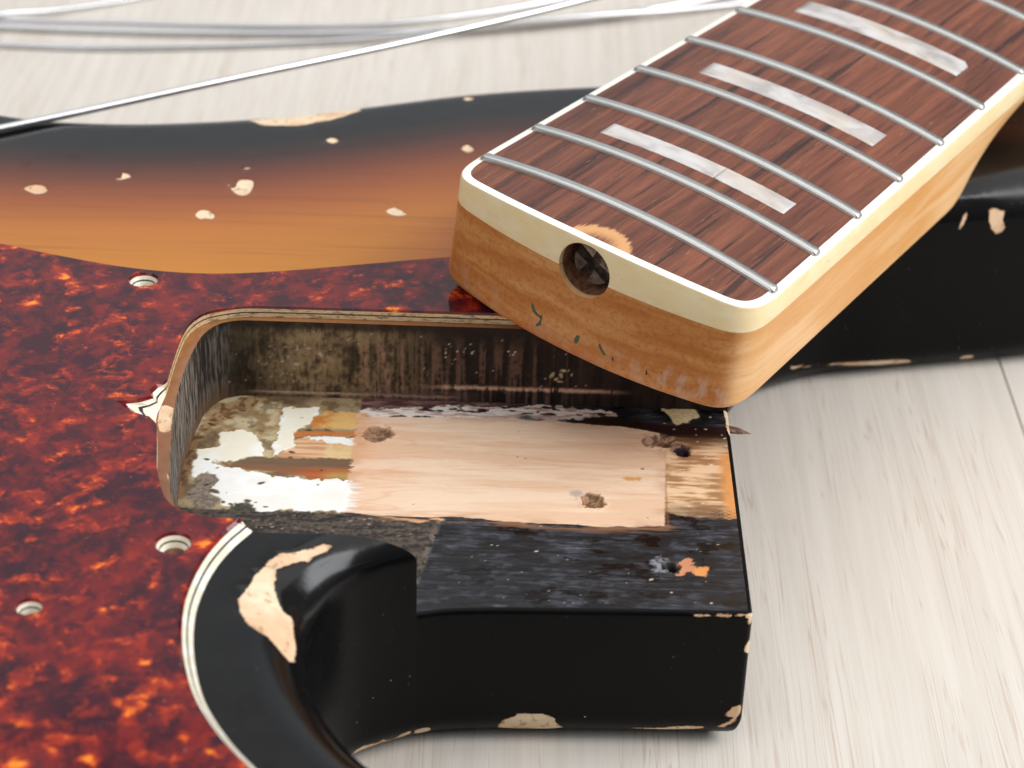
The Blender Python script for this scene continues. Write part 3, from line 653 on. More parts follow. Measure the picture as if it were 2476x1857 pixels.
orr = sstep(9.3, 11.5, px+1.5*(fbm(px, py*0.4, 3, 3)-0.5))[:, None]*sstep(37, 33, py)[:, None]; rw = rw*(1-orr)+orr*lin(228, 158, 92)
lay('rwood', rw, 0.35, 0.8, rough=0.48)
m = sstep(0.45, 0.0, np.abs(px-0.15))*sstep(11.6, 13, py)*sstep(40, 37, py)*0.55; col[:] = col*(1-m[:, None])+m[:, None]*lin(150, 92, 46)
lay('burg', vary(lin(84, 52, 52), lin(150, 112, 104), fbm(px*0.3, py*1.2, 4, 2), 0.35, 0.7), 0.25, 0.9, rough=0.5)
lay('white_strip', vary(lin(196, 168, 156), lin(246, 236, 230), fbm(px*0.4, py*1.5, 4, 5), 0.3, 0.55), 0.12, 1.5, rough=0.5)
m = sstep(0.58, 0.62, fbm(px*0.5, py*1.3, 4, 1))*sstep(0.0, 1.0, sd_poly(px, py, FP['white_strip'])+0.8)*sstep(45.2, 46.4, py); col[:] = col*(1-m[:, None])+m[:, None]*lin(52, 26, 32)
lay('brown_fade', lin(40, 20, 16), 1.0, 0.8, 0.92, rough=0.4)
# glue, grime and old paint towards the heel end
dirtm = sstep(-54.4, -55.2, px)*sstep(12.2, 13.4, py+1.2*(fine-0.5)); 
col[:] = col*(1-dirtm[:, None])+dirtm[:, None]*vary(lin(116, 96, 72), lin(166, 146, 112), blot)
rgh = rgh*(1-dirtm)+0.5*dirtm
lay('tan', vary(lin(156, 130, 92), lin(206, 190, 154), fbm(px*0.35, py*0.4, 4, 4), 0.35, 0.62), 0.5, 1.5, rough=0.4)
halo = np.zeros(len(px))
for nm in ('white_lo', 'cream_up', 'cream_rt'): halo = np.maximum(halo, sstep(-2.0, 0.2, sd_poly(wx, wy, FP[nm])))
halo = (halo*dirtm*0.5)[:, None]; col[:] = col*(1-halo)+halo*vary(lin(168, 120, 62), lin(206, 186, 140), fbm(px*0.6, py*0.6, 4, 7), 0.4, 0.6)
brn = (sstep(0.56, 0.66, fbm(px*0.5, py*0.5, 5, 3))*dirtm*0.6)[:, None]; col[:] = col*(1-brn)+brn*lin(92, 66, 42)
cream = vary(lin(250, 244, 224), lin(255, 254, 246), blot)
white = vary(lin(248, 246, 238), lin(255, 254, 252), blot)
lay('tanpink', vary(lin(206, 150, 112), lin(232, 190, 150), streak), 0.2, 1.0, rough=0.45)
lay('white_lo', white, 0.10, 1.2, rough=0.4, h=0.12)
lay('cream_up', cream, 0.10, 1.2, rough=0.4, h=0.12)
lay('cream_rt', cream, 0.10, 1.2, rough=0.4, h=0.12)
lay('amber', vary(lin(206, 130, 62), lin(232, 188, 120), blot), 0.4, 1.2, rough=0.35)
lay('orange', lin(206, 124, 62), 0.25, 0.8, 0.9, rough=0.35)
lay('white_sm', white, 0.12, 1.2, rough=0.4)
lay('yellow', vary(lin(206, 160, 64), lin(232, 206, 150), blot, 0.4, 0.6), 0.8, 2.0, 0.8, rough=0.35)
wg = sstep(-68, -58, px)[:, None]; wl = sstep(27.6, 24.6, py)[:, None]
wedge_c = lin(116, 92, 70)[None, :]*(1-wl)+wl*(lin(146, 98, 66)[None, :]*(1-wg)+wg*lin(188, 96, 48)[None, :])
wy2 = (sstep(-61, -57, px)*sstep(26.5, 24, py))[:, None]; wedge_c = wedge_c*(1-wy2)+wy2*lin(186, 146, 80)
lay('wedge', wedge_c*(0.75+0.5*streak[:, None]), 0.25, 0.9, rough=0.4)
lay('rust', vary(lin(110, 64, 24), lin(176, 142, 100), fbm(px*0.9, py*0.9, 4, 6), 0.4, 0.6), 0.6, 2.0, 0.85, rough=0.5)
lay('rust_left', vary(lin(92, 62, 40), lin(140, 104, 70), fbm(px*0.9, py*0.6, 4, 6)), 0.5, 1.6, rough=0.6)
lay('grey_blob', vary(lin(112, 98, 84), lin(146, 132, 118), fine), 0.12, 1.4, rough=0.5)
lay('dark_blob', vary(lin(58, 52, 46), lin(92, 84, 72), fine), 0.12, 1.4, rough=0.55)
dwood = sd_poly(px+0.25*(fine-0.5)-sstep(-45, -52, px)*2.4*(fbm(px*0.25, py*2.2, 3, 5)-0.5), py+1.1*(fbm(px*0.25, py*1.4, 4, 6)-0.5)+0.9*(fbm(px*0.07, py*0.3, 3, 2)-0.5), FP['wood'])
m = sstep(-0.10, 0.10, dwood); col[:] = col*(1-m[:, None])+m[:, None]*wood_c; rgh = rgh*(1-m)+0.6*m; hgt = hgt*(1-m)-0.05*m
tr = sstep(-3.2, -0.2, dwood)*(1-m)*sstep(0.50, 0.60, fbm(px*0.12, py*1.5, 4, 4))*sstep(14, 12.5, py)*sstep(-54, -50, px); col[:] = col*(1-0.8*tr[:, None])+0.8*tr[:, None]*lin(150, 108, 80)
smk = sstep(3.0, 0.0, dwood)*m*sstep(0.42, 0.62, fbm(px*0.15, py*0.5, 4, 1))*0.35; col[:] = col*(1-smk[:, None])+smk[:, None]*lin(176, 124, 88)
brush = sstep(-52.0, -56.0, px+5*(fib-0.5))*sstep(12.8, 14, py)*sstep(22.6, 21, py)*sstep(-57, -55, px); col[:] = col*(1-brush[:, None])+brush[:, None]*white
stain = sstep(-50, -55.5, px+3*(fbm(px*0.5, py*0.9, 3, 2)-0.5))*sstep(27, 31, py)*sstep(46, 43, py)*0.45*sstep(-55.6, -54.9, px); col[:] = col*(1-stain[:, None])+stain[:, None]*lin(214, 150, 96)
# specks of black and brown on the pale paint, pale crumbs on the black
def speck(n, x0, x1, y0, y1, r0, r1, c, seed):
    rs = np.random.RandomState(seed)
    for _ in range(n):
        cx, cy = rs.uniform(x0, x1), rs.uniform(y0, y1); r = rs.uniform(r0, r1)*rs.uniform(0.5, 1); e = rs.uniform(1.0, 2.4); a = rs.uniform(-0.6, 0.6)
        sel = np.where((np.abs(px-cx) < 3*r) & (np.abs(py-cy) < 3*r))[0]
        dx, dy = px[sel]-cx, py[sel]-cy; u = dx*math.cos(a)+dy*math.sin(a); v = -dx*math.sin(a)+dy*math.cos(a)
        d = np.sqrt((u/e)**2+v*v)+0.25*r*(vnoise(px[sel]*3, py[sel]*3, seed)-0.5)
        mm = sstep(r, r*0.55, d)[:, None]; col[sel] = col[sel]*(1-mm)+mm*np.asarray(c)
speck(26, -83, -57, 13, 48, 0.15, 0.5, lin(70, 50, 34), 1)
speck(6, -78, -58, 14, 22, 0.2, 0.8, lin(96, 80, 62), 11)
speck(60, -37, 11, -11, 11, 0.05, 0.15, lin(168, 160, 152), 2)
speck(6, -37, 11, -10, 10, 0.22, 0.42, lin(202, 184, 164), 12)
speck(34, 0, 12, 16, 48, 0.12, 0.30, lin(236, 214, 186), 3)
speck(9, -52, -2, 14, 42, 0.14, 0.28, lin(58, 36, 24), 4)
speck(30, -70, -39, 6, 12, 0.1, 0.3, lin(150, 130, 112), 5)
speck(4, -8, -4, 25.5, 26.5, 0.5, 0.9, lin(222, 160, 96), 6)
lay('cream_chip', vary(lin(206, 188, 142), lin(224, 208, 166), fine), 0.10, 1.2, rough=0.5, h=0.05)
lay('lint', vary(lin(84, 84, 90), lin(158, 158, 164), fbm(px*1.6, py*1.6, 4, 3), 0.35, 0.6), 0.4, 2.0, 0.85, rough=0.8)
lay('orange_chip', vary(lin(206, 140, 102), lin(226, 152, 84), sstep(3.4, 4.6, px)), 0.12, 1.6, rough=0.6, h=-0.12)
# a curved split in the worn strip near the horn
cr_ = np.abs(py-(12.0-0.018*(px+48)**2)+0.3*(fine-0.5)); m = (sstep(0.35, 0.08, cr_)*sstep(-61, -57, px)*sstep(-38, -40, px)*0.85)[:, None]; col[:] = col*(1-m)+m*lin(26, 20, 18)
# torn screw holes
def hole(cx, cy, rx, ry, c_in, depth, seed, halo=None):
    dx, dy = px-cx, py-cy
    d = np.sqrt((dx/rx)**2+(dy/ry)**2)+0.9*(fbm(px*0.9, py*0.9, 4, seed)-0.5)
    if halo is not None:
        hm = (sstep(1.7, 0.9, d)*0.75)[:, None]; col[:] = col*(1-hm)+hm*np.asarray(halo)
    mm = sstep(1.08, 0.9, d)
    cc = vary(c_in, np.asarray(c_in)*0.35, fbm(px*0.8, py*2.2, 3, seed+1), 0.4, 0.62)
    col[:] = col*(1-mm[:, None])+mm[:, None]*cc
    hgt[:] = hgt-depth*sstep(1.05, 0.55, d)*(0.5+fbm(px*0.9, py*1.8, 3, seed))
    rim = sstep(1.35, 1.1, d)*(1-mm); hgt[:] = hgt+0.25*rim*fbm(px, py, 2, seed)
hole(-50.8, 37.9, 2.9, 2.5, lin(186, 142, 112), 1.3, 1)
hole(-0.3, 38.5, 2.9, 2.2, lin(182, 142, 116), 1.1, 2)
hole(3.7, 35.2, 1.5, 1.7, lin(52, 24, 34), 1.6, 3, lin(104, 66, 60))
hole(-12.7, 18.7, 2.3, 2.3, lin(186, 142, 104), 1.1, 4)
hole(0.2, 0.1, 1.5, 1.2, lin(60, 52, 50), 2.4, 5)
m = (sstep(1.5, 0.6, np.hypot(px+15.4, py-20.9)+0.8*(fine-0.5))*0.6)[:, None]; col[:] = col*(1-m)+m*lin(158, 148, 150)
# cross-hatched scraping at the open end
hat = np.maximum(sstep(0.75, 0.95, np.sin((px*1.0+py*1.6)*4.2)), sstep(0.75, 0.95, np.sin((px*1.0-py*1.6)*4.2)))*sstep(6.5, 9, px)*sstep(12.8, 14, py)*sstep(18, 16, py)
col[:] = col*(1-0.75*hat[:, None])+0.75*hat[:, None]*lin(40, 34, 32)
# router step across the near strip
hgt += 0.35*left*sstep(12.5, 11.5, py)
hgt += 0.12*(fbm(px*0.25, py*0.6, 4, 2)-0.5)*sstep(13, 11, py)+0.03*(fib-0.5)
st = sstep(0.9, 0.2, np.abs(px-0.17*(py-12)+38.6))*sstep(13, 11.6, py); mm = (st*sstep(0.46, 0.66, fbm(px, py, 3, 3))*0.45)[:, None]; col[:] = col*(1-mm)+mm*lin(132, 122, 108)
Zf = Z_FLOOR+hgt
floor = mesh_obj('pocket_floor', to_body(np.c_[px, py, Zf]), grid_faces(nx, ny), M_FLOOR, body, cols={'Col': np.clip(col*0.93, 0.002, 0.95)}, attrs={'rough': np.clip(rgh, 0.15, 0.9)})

# ------------------------------------------------------------------ pocket walls
PP = pocket_path; NPp = normals2d(PP)          # left of travel points into the pocket
nz = 60
zt = np.full(len(PP), Z_TOP)
dd = dist_polyline(PP[:, 0], PP[:, 1], OUT)
rl = RT_S[np.array([np.argmin(np.hypot(OUT[:, 0]-a, OUT[:, 1]-b)) for a, b in PP])]
zt = np.where(dd < rl, Z_TOP-rl+np.sqrt(np.maximum(rl**2-(rl-np.minimum(dd, rl))**2, 0)), Z_TOP)-0.02
wz = np.linspace(0, 1, nz)
WZ = (Z_FLOOR-0.6)+(zt[:, None]-(Z_FLOOR-0.6))*wz[None, :]
WX = np.repeat(PP[:, :1], nz, 1); WY = np.repeat(PP[:, 1:], nz, 1)
s_arc = np.r_[0, np.cumsum(np.linalg.norm(np.diff(PP, axis=0), axis=1))]; SA = np.repeat(s_arc[:, None], nz, 1)
u, z, x_, y_ = SA.ravel(), WZ.ravel(), WX.ravel(), WY.ravel()
far = y_ > 49.3
lw = (~far) & (x_ < -79)
n1 = fbm(u*0.3, z*0.35, 4, 1); n2 = fbm(u*1.2, z*0.10, 4, 2); n3 = fbm(u*2.0, z*1.4, 4, 3)
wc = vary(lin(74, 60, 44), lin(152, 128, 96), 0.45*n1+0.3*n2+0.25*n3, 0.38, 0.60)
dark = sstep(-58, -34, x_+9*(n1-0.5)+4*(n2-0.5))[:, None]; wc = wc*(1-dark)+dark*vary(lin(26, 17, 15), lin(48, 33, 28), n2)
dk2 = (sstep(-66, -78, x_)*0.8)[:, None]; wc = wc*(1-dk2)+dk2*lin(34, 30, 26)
# chatter marks of the router
amp = sstep(-64, -52, x_)*sstep(-12, -22, x_)*sstep(42.5, 38, z+2.5*(n1-0.5))
ph = x_*2.9+5.5*fbm(x_*0.3, z*0.03, 3, 5); chat = np.clip(0.5+2.2*(0.6*vnoise(x_*1.5, z*0.06, 5)+0.4*vnoise(x_*3.3, z*0.1, 6)-0.5)+0.5*(n3-0.5), 0, 1)
chm = (amp*sstep(0.55, 0.9, chat)*far*0.7*sstep(0.3, 0.6, n3+0.15))[:, None]; wc = wc*(1-chm)+chm*(lin(168, 128, 108)*(1-0.6*dark)+0*chm)
chd = (amp*sstep(0.35, 0.1, chat)*far*0.6)[:, None]; wc = wc*(1-chd)+chd*lin(28, 22, 18)
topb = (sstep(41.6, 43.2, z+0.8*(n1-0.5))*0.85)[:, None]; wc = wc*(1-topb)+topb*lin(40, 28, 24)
# bare lines near the floor
l1 = (sstep(0.35, 0.1, np.abs(z-29.0-0.3*(n3-0.5)))*sstep(-78, -70, x_)*sstep(-36, -40, x_)*far*0.9)[:, None]; wc = wc*(1-l1)+l1*lin(206, 170, 148)
l2 = (sstep(0.55, 0.2, np.abs(z-31.2-0.3*(n3-0.5)))*sstep(-44, -38, x_)*sstep(-4, -14, x_)*far*sstep(0.2, 0.5, chat+0.4*n3))[:, None]; wc = wc*(1-l2)+l2*lin(204, 164, 138)
pl = (sstep(30.6, 29.6, z)*sstep(-60, -50, x_)*sstep(-30, -38, x_)*far*0.5)[:, None]; wc = wc*(1-pl)+pl*lin(110, 82, 80)
# left wall: grey, fibrous end grain
g = fbm(u*2.6, z*0.22, 4, 6)
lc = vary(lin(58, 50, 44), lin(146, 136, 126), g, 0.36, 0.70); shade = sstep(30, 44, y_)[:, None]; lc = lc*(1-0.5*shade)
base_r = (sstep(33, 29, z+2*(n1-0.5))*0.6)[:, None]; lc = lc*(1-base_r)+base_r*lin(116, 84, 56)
m = (sstep(-77.5, -80.5, x_))[:, None]; wc = wc*(1-m)+m*lc
def wspeck(n, u0, u1, z0, z1, r0, r1, c, seed):
    rs = np.random.RandomState(seed)
    for _ in range(n):
        cu, cz = rs.uniform(u0, u1), rs.uniform(z0, z1); r = rs.uniform(r0, r1); a = rs.uniform(0, 3); e = rs.uniform(1, 2.5)
        sel = np.where((np.abs(u-cu) < 3*r) & (np.abs(z-cz) < 3*r))[0]; dx, dz = u[sel]-cu, z[sel]-cz
        p = dx*math.cos(a)+dz*math.sin(a); q = -dx*math.sin(a)+dz*math.cos(a)
        mm = sstep(r, 0.5*r, np.sqrt((p/e)**2+q*q))[:, None]; wc[sel] = wc[sel]*(1-mm)+mm*np.asarray(c)
U = lambda x: 12.5-x
wspeck(26, U(-34), U(-40), 37, 40.5, 0.06, 0.14, lin(214, 204, 192), 1)
wspeck(40, U(-62), U(-74), 31, 40, 0.07, 0.2, lin(172, 158, 138), 2)
wspeck(6, U(-62), U(-70), 35, 40, 0.2, 0.45, lin(196, 172, 146), 3)
wspeck(8, U(-16), U(-20), 33, 35.5, 0.2, 0.45, lin(196, 176, 136), 4)
wspeck(40, U(-12), U(-80), 30, 42, 0.08, 0.18, lin(176, 160, 144), 5)
wspeck(4, U(-26), U(-28), 38, 39.5, 0.1, 0.2, lin(226, 216, 206), 6)
disp = 0.45*amp*far*(chat-0.5)+0.35*(n1-0.5)+0.2*(n3-0.5)*far
disp = disp*sstep(Z_TOP, Z_TOP-0.8, z)
nn = np.repeat(NPp[:, None, :], nz, 1).reshape(-1, 2)
Vw = np.c_[x_+nn[:, 0]*disp, y_+nn[:, 1]*disp, z]
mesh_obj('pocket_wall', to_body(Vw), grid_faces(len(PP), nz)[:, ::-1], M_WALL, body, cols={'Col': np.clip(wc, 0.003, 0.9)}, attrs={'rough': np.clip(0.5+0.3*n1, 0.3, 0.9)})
# thin splinter lifting from the open end of the pocket
sv = np.array([(11.6, 45.2, 27.8), (11.6, 44.0, 27.6), (17.0, 44.3, 26.4), (11.6, 44.6, 26.3), (14.6, 45.1, 27.2), (14.8, 43.8, 26.6)])
mesh_obj('splinter', to_body(sv), [(0, 1, 5), (0, 5, 4), (4, 5, 2), (1, 3, 5), (3, 0, 4), (3, 4, 2), (3, 2, 5)], M_SPLINT, body, smooth=False)

# ------------------------------------------------------------------ pickguard
guard = empty('pickguard', (-130, 30, Z_TOP))
tag(guard, 'dark red tortoiseshell pickguard with a broken corner beside the neck pocket', 'pickguard')
GO = np.array([-130, 30, Z_TOP]); G0, G1 = Z_TOP+0.08, Z_TOP+2.35
# (bottom xy, top xy) pairs, clockwise from under the neck along the pocket
pk = spline([(-20, 50.8), (-40, 50.9), (-60, 50.9), (-71, 50.8), (-76.3, 50.5), (-80.1, 49.2), (-82.8, 47.5), (-84.6, 44.4), (-85.4, 40.9), (-85.7, 35.9), (-85.8, 30), (-85.8, 24.6)], 1.0)
bot = [tuple(p) for p in pk]; top = [tuple(p) for p in pk]
for b, t in (((-85.9, 23.2), (-86.3, 23.6)), ((-86.0, 21.6), (-87.4, 22.8)), ((-86.1, 20.4), (-88.2, 20.9)), ((-86.2, 19.2), (-87.6, 19.0)), ((-86.3, 18.2), (-90.2, 17.5)), ((-86.4, 17.4), (-93.2, 16.9)), ((-86.4, 16.2), (-92.4, 15.9)), ((-86.3, 15.0), (-90.4, 14.1)), ((-86.1, 13.8), (-88.4, 13.1)), ((-85.9, 12.7), (-86.9, 12.5)), ((-85.4, 10.6), (-85.5, 10.6))):
    bot.append(b); top.append(t)
pk2 = spline([(-85.1, 9.2), (-84.3, 4.1), (-83.4, -1.6), (-82.4, -5.8), (-81.2, -9.5), (-80.2, -11.6), (-79.0, -13.1), (-77.4, -14.3), (-75.5, -15.2), (-72.6, -15.8), (-69.3, -16.0)], 0.8)
bot += [tuple(p) for p in pk2]; top += [tuple(p) for p in pk2]
bot += [(-67.4, -15.2), (-66.4, -16.0)]; top += [(-68.4, -15.7), (-68.6, -16.6)]
ob = spline([(-66.6, -16.6), (-68.8, -20.7), (-70.8, -26.4), (-71.9, -32.9), (-72.1, -37.8), (-71.4, -44.7), (-69.9, -51.4), (-68.0, -57.0), (-65.7, -61.5), (-62.6, -66.3), (-58, -72), (-52, -80), (-50, -88), (-56, -93), (-80, -93), (-130, -98), (-190, -90), (-215, -60), (-220, -10), (-210, 40), (-190, 70), (-165, 82), (-145, 79),
  (-125.3, 73.8), (-112.6, 69.6), (-100.2, 66.0), (-88.4, 64.4), (-80.0, 64.7), (-69.4, 66.6), (-58.1, 69.4), (-41.2, 73.6), (-30, 75.5), (-22, 74), (-20.5, 68), (-20.2, 58)], 1.2)
nb = -normals2d(ob)    # inward for clockwise travel is right of it
area_sign = 0
obt = ob+nb*2.0
bot += [tuple(p) for p in ob]; top += [tuple(p) for p in obt]
bot = np.array(bot); top = np.array(top)
def is_ccw(P): return np.sum(P[:, 0]*np.roll(P[:, 1], -1)-np.roll(P[:, 0], -1)*P[:, 1]) > 0
if sd_poly(np.array([obt[10, 0]]), np.array([obt[10, 1]]), bot)[0] < 0:
    top[-len(ob):] = ob-nb*2.0
holes = [(-95.6, 59.3, 2.75), (-77.5, -22.8, 2.85), (-95.8, -39.7, 2.0), (-150, 74, 2.6), (-205, 0, 2.6), (-120, -88, 2.6)]
def ring_pts(cx, cy, r, n=40): return np.array([(cx+r*math.cos(a), cy+r*math.sin(a)) for a in np.linspace(0, 2*np.pi, n, endpoint=False)])
pts = [top]; edges = [(i, (i+1) % len(top)) for i in range(len(top))]; base = len(top)
for cx, cy, r in holes:
    P = ring_pts(cx, cy, r); pts.append(P); edges += [(base+i, base+(i+1) % len(P)) for i in range(len(P))]; base += len(P)
vv, ee, ff, *_ = delaunay_2d_cdt([Vector((float(a), float(b))) for a, b in np.vstack(pts)], edges, [], 0, 1e-4)
vv = np.array([(v.x, v.y) for v in vv]); ff = np.array([f for f in ff if len(f) == 3]); cen = vv[ff].mean(1)
ok = sd_poly(cen[:, 0], cen[:, 1], top) > 0
for cx, cy, r in holes: ok &= np.hypot(cen[:, 0]-cx, cen[:, 1]-cy) > r*0.98
PLY = [('white_layer', 0.0, 0.36, M_WHITE), ('black_layer', 0.36, 0.47, M_BLACKPLY), ('white_layer', 0.47, 0.76, M_WHITE), ('tortoise_sheet', 0.76, 1.0, M_TORT)]
for nm, a, b, mt in PLY:
    Vs = []; Fs = []
    def band(B, T, closed=True):
        n = len(B); o = len(Vs)
        for f in (a, b):
            P = B+(T-B)*f; Vs.extend([(p[0], p[1], G0+(G1-G0)*f) for p in P])
        for i in range(n):
            j = (i+1) % n; Fs.append((o+i, o+j, o+n+j, o+n+i))
    band(bot, top)
    for cx, cy, r in holes: band(ring_pts(cx, cy, r*0.62), ring_pts(cx, cy, r))
    if nm == 'tortoise_sheet':
        o = len(Vs); Vs.extend([(p[0], p[1], G1) for p in vv]); Fs.extend([tuple(int(i)+o for i in f) for f in ff[ok]])
    o = mesh_obj(nm, np.array(Vs)-GO, Fs, mt, guard, smooth=False)
# the drilled pilot holes in the body under the guard
for i, (cx, cy, r) in enumerate(holes[:3]):
    P = ring_pts(cx, cy, r*0.62, 24); n = len(P)
    Vs = [(p[0], p[1], Z_TOP+0.1) for p in P]+[(cx+(p[0]-cx)*0.75, cy+(p[1]-cy)*0.75, Z_TOP+0.04) for p in P]
    Fs = [(i, (i+1) % n, n+(i+1) % n, n+i) for i in range(n)]+[tuple(range(n, 2*n))]
    mesh_obj('screw_hole', to_body(Vs), Fs, M_DARKHOLE, body)

# ------------------------------------------------------------------ neck
TN = np.array([-8.0207, 49.7767, 68.4795]); NA, NB, NC = 0.993101, 0.003035, 0.125571
neck = empty('bass_neck')
Rz = Matrix.Rotation(NA, 3, 'Z'); Ry = Matrix.Rotation(-NB, 3, 'Y'); Rx = Matrix.Rotation(NC, 3, 'X')
neck.matrix_world = Matrix.Translation(Vector(TN)*K) @ (Rz @ Ry @ Rx).to_4x4()
tag(neck, 'unbolted bass neck heel with bound rosewood fingerboard lying across the body', 'guitar neck')
XE = 430.0; BR = 184.0
S34 = 863.6
fretx = lambda n: S34*(2**(-n/12)-2**(-20/12))
hw = lambda x: 31.5-(31.5-19.0)*np.maximum(x, 0)/591.6
heel_half = np.array([(-13.8, 0), (-13.5, 8), (-12.4, 17), (-10.9, 24), (-10.0, 27.0), (-8.9, 28.9), (-7.0, 30.4), (-4.2, 31.25), (0, 31.5)])
hh = spline(heel_half, 0.6)
side_x = np.concatenate([np.arange(1, 150, 1.5), np.arange(150, XE+1, 6.0)])
half = np.vstack([hh, np.c_[side_x, hw(side_x)]])
cont = np.vstack([half[::-1], (half*[1, -1])[1:]])        # far left side -> heel -> right side
cn = normals2d(cont); 
if cn[0, 1] > 0: cn = -cn                                  # inward
ztop = lambda y: -y*y/(2*BR)
zbind = lambda y: -6.9-y*y/1500.0
# binding: closed ring following the edge of the board
BW = 1.7
inn = cont+cn*BW
prof = []
n = len(cont); Vb = []
ro = 0.55
for off, kind in ((0, 'b'), (0, 's'), (0.16, 'r1'), (ro, 'r2'), (BW, 't'), (BW, 'bi')):
    P = cont+cn*off
    for i in range(n):
        y = P[i, 1]; zt_ = ztop(y)+0.03
        zz = {'b': zbind(cont[i, 1]), 's': zt_-ro, 'r1': zt_-0.16, 'r2': zt_, 't': zt_+0.0, 'bi': zbind(cont[i, 1])}[kind]
        Vb.append((P[i, 0], P[i, 1], zz))
Vb = np.array(Vb).reshape(6, n, 3).transpose(1, 0, 2).reshape(-1, 3)
Fb = []
for i in range(n-1):
    for k in range(6):
        a = i*6+k; b = i*6+(k+1) % 6; Fb.append((a, b, b+6, a+6))
Fb.append(tuple(range(6))); Fb.append(tuple((n-1)*6+k for k in range(6))[::-1])
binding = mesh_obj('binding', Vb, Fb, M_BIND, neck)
# maple
prof_n = 30
maple_v = []
ND = 24.0
for i in range(n):
    x, y = cont[i]; sgn = 1 if y >= 0 else -1
    zb = zbind(y)-0.02
    mfac = float(sstep(84, 128, np.array(x)))
    inward = cn[i]
    ctr = np.array([max(x, 10.0), 0.0])
    d = ctr-cont[i]; L = np.linalg.norm(d)
    for k in range(prof_n):
        t = k/(prof_n-1)
        # block profile: down the wall, a rounded arris, then along the flat bottom
        rb = 1.6
        if t < 0.5: q = t/0.5; bx = 0.0; bz = zb+(-ND+rb-zb)*q
        elif t < 0.72: q = (t-0.5)/0.22*math.pi/2; bx = rb*(1-math.cos(q)); bz = -ND+rb-rb*math.sin(q)
        else: q = (t-0.72)/0.28; bx = rb+(L-rb)*q; bz = -ND
        blk = cont[i]+ (inward*bx if bx <= rb else inward*rb+(ctr-(cont[i]+inward*rb))*((bx-rb)/(L-rb)))
        th = t*math.pi/2; cy = y*math.cos(th)**0.8 if t < 1 else 0.0; czz = zb-(21.0+zb)*math.sin(th)**1.15
        maple_v.append((blk[0]*(1-mfac)+x*mfac, blk[1]*(1-mfac)+cy*mfac, bz*(1-mfac)+czz*mfac))
Vm = np.array(maple_v)
Fm = grid_faces(n, prof_n)
capf = []
# close the top (hidden under the board) and the cut end so the wood is solid
lid = []
half_n = n//2
top_ids = [i*prof_n for i in range(n)]
for i in range(half_n): 
    a, b, c, d = top_ids[i], top_ids[i+1], top_ids[n-2-i], top_ids[n-1-i]
    lid.append((a, b, c, d) if b != c else (a, b, d))
endc = [0*prof_n+k for k in range(prof_n)]+[(n-1)*prof_n+k for k in range(prof_n-2, -1, -1)]
wood = mesh_obj('neck_wood', Vm, [tuple(f) for f in Fm.tolist()]+lid+[tuple(endc)], M_MAPLE, neck)
# fingerboard
xi = np.concatenate([np.linspace(-12.1, -3, 26), np.arange(-2.6, 150, 1.2), np.arange(152, XE+1, 6.0)])
order = np.argsort(inn[:n//2+1, 0])
hx = inn[:n//2+1, 0][order]; hy = np.abs(inn[:n//2+1, 1])[order]
hwi = np.interp(xi, hx, hy); hwi[0] = max(hwi[0], 0.2)
nv = 61; vv_ = np.linspace(-1, 1, nv)
Yb = hwi[:, None]*vv_[None, :]*1.004; Xb = np.repeat(xi[:, None], nv, 1)
board = mesh_obj('fingerboard', np.c_[Xb.ravel(), Yb.ravel(), ztop(Yb).ravel()], grid_faces(len(xi), nv), M_ROSE, neck)
# truss rod hole through binding and wood
HY, HZ, HR = -0.9, -5.9, 5.15
def cyl(name, x0, x1, r, seg, mat, parent=None, cap=True):
    Vs = []
    for x in (x0, x1): Vs += [(x, HY+r*math.cos(a), HZ+r*math.sin(a)) for a in np.linspace(0, 2*np.pi, seg, endpoint=False)]
    Fs = [(i, (i+1) % seg, seg+(i+1) % seg, seg+i) for i in range(seg)]
    if cap: Fs += [tuple(range(seg))[::-1], tuple(range(seg, 2*seg))]
    return mesh_obj(name, Vs, Fs, mat, parent)
cut = cyl('cutter', -20, -2.0, HR, 48, M_HOLE, neck)
def carve(o):
    bpy.context.view_layer.update()
    bmn = bmesh.new(); bmn.from_mesh(o.data); bmesh.ops.recalc_face_normals(bmn, faces=bmn.faces); bmn.to_mesh(o.data); bmn.free()
    md = o.modifiers.new('cut', 'BOOLEAN'); md.operation = 'DIFFERENCE'; md.object = cut; md.solver = 'EXACT'
    dg = bpy.context.evaluated_depsgraph_get()
    me = bpy.data.meshes.new_from_object(o.evaluated_get(dg)); o.modifiers.clear(); old = o.data; o.data = me; me.name = old.name
    for p in me.polygons: p.use_smooth = True
    me.set_sharp_from_angle(angle=math.radians(35))
cutm = bmesh.new(); cutm.from_mesh(cut.data); bmesh.ops.recalc_face_normals(cutm, faces=cutm.faces); cutm.to_mesh(cut.data); cutm.free()
carve(binding); carve(wood)
bpy.data.objects.remove(cut)
cyl('truss_rod_hole', -12.6, -3.0, HR-0.06, 48, M_HOLE, neck, cap=False)
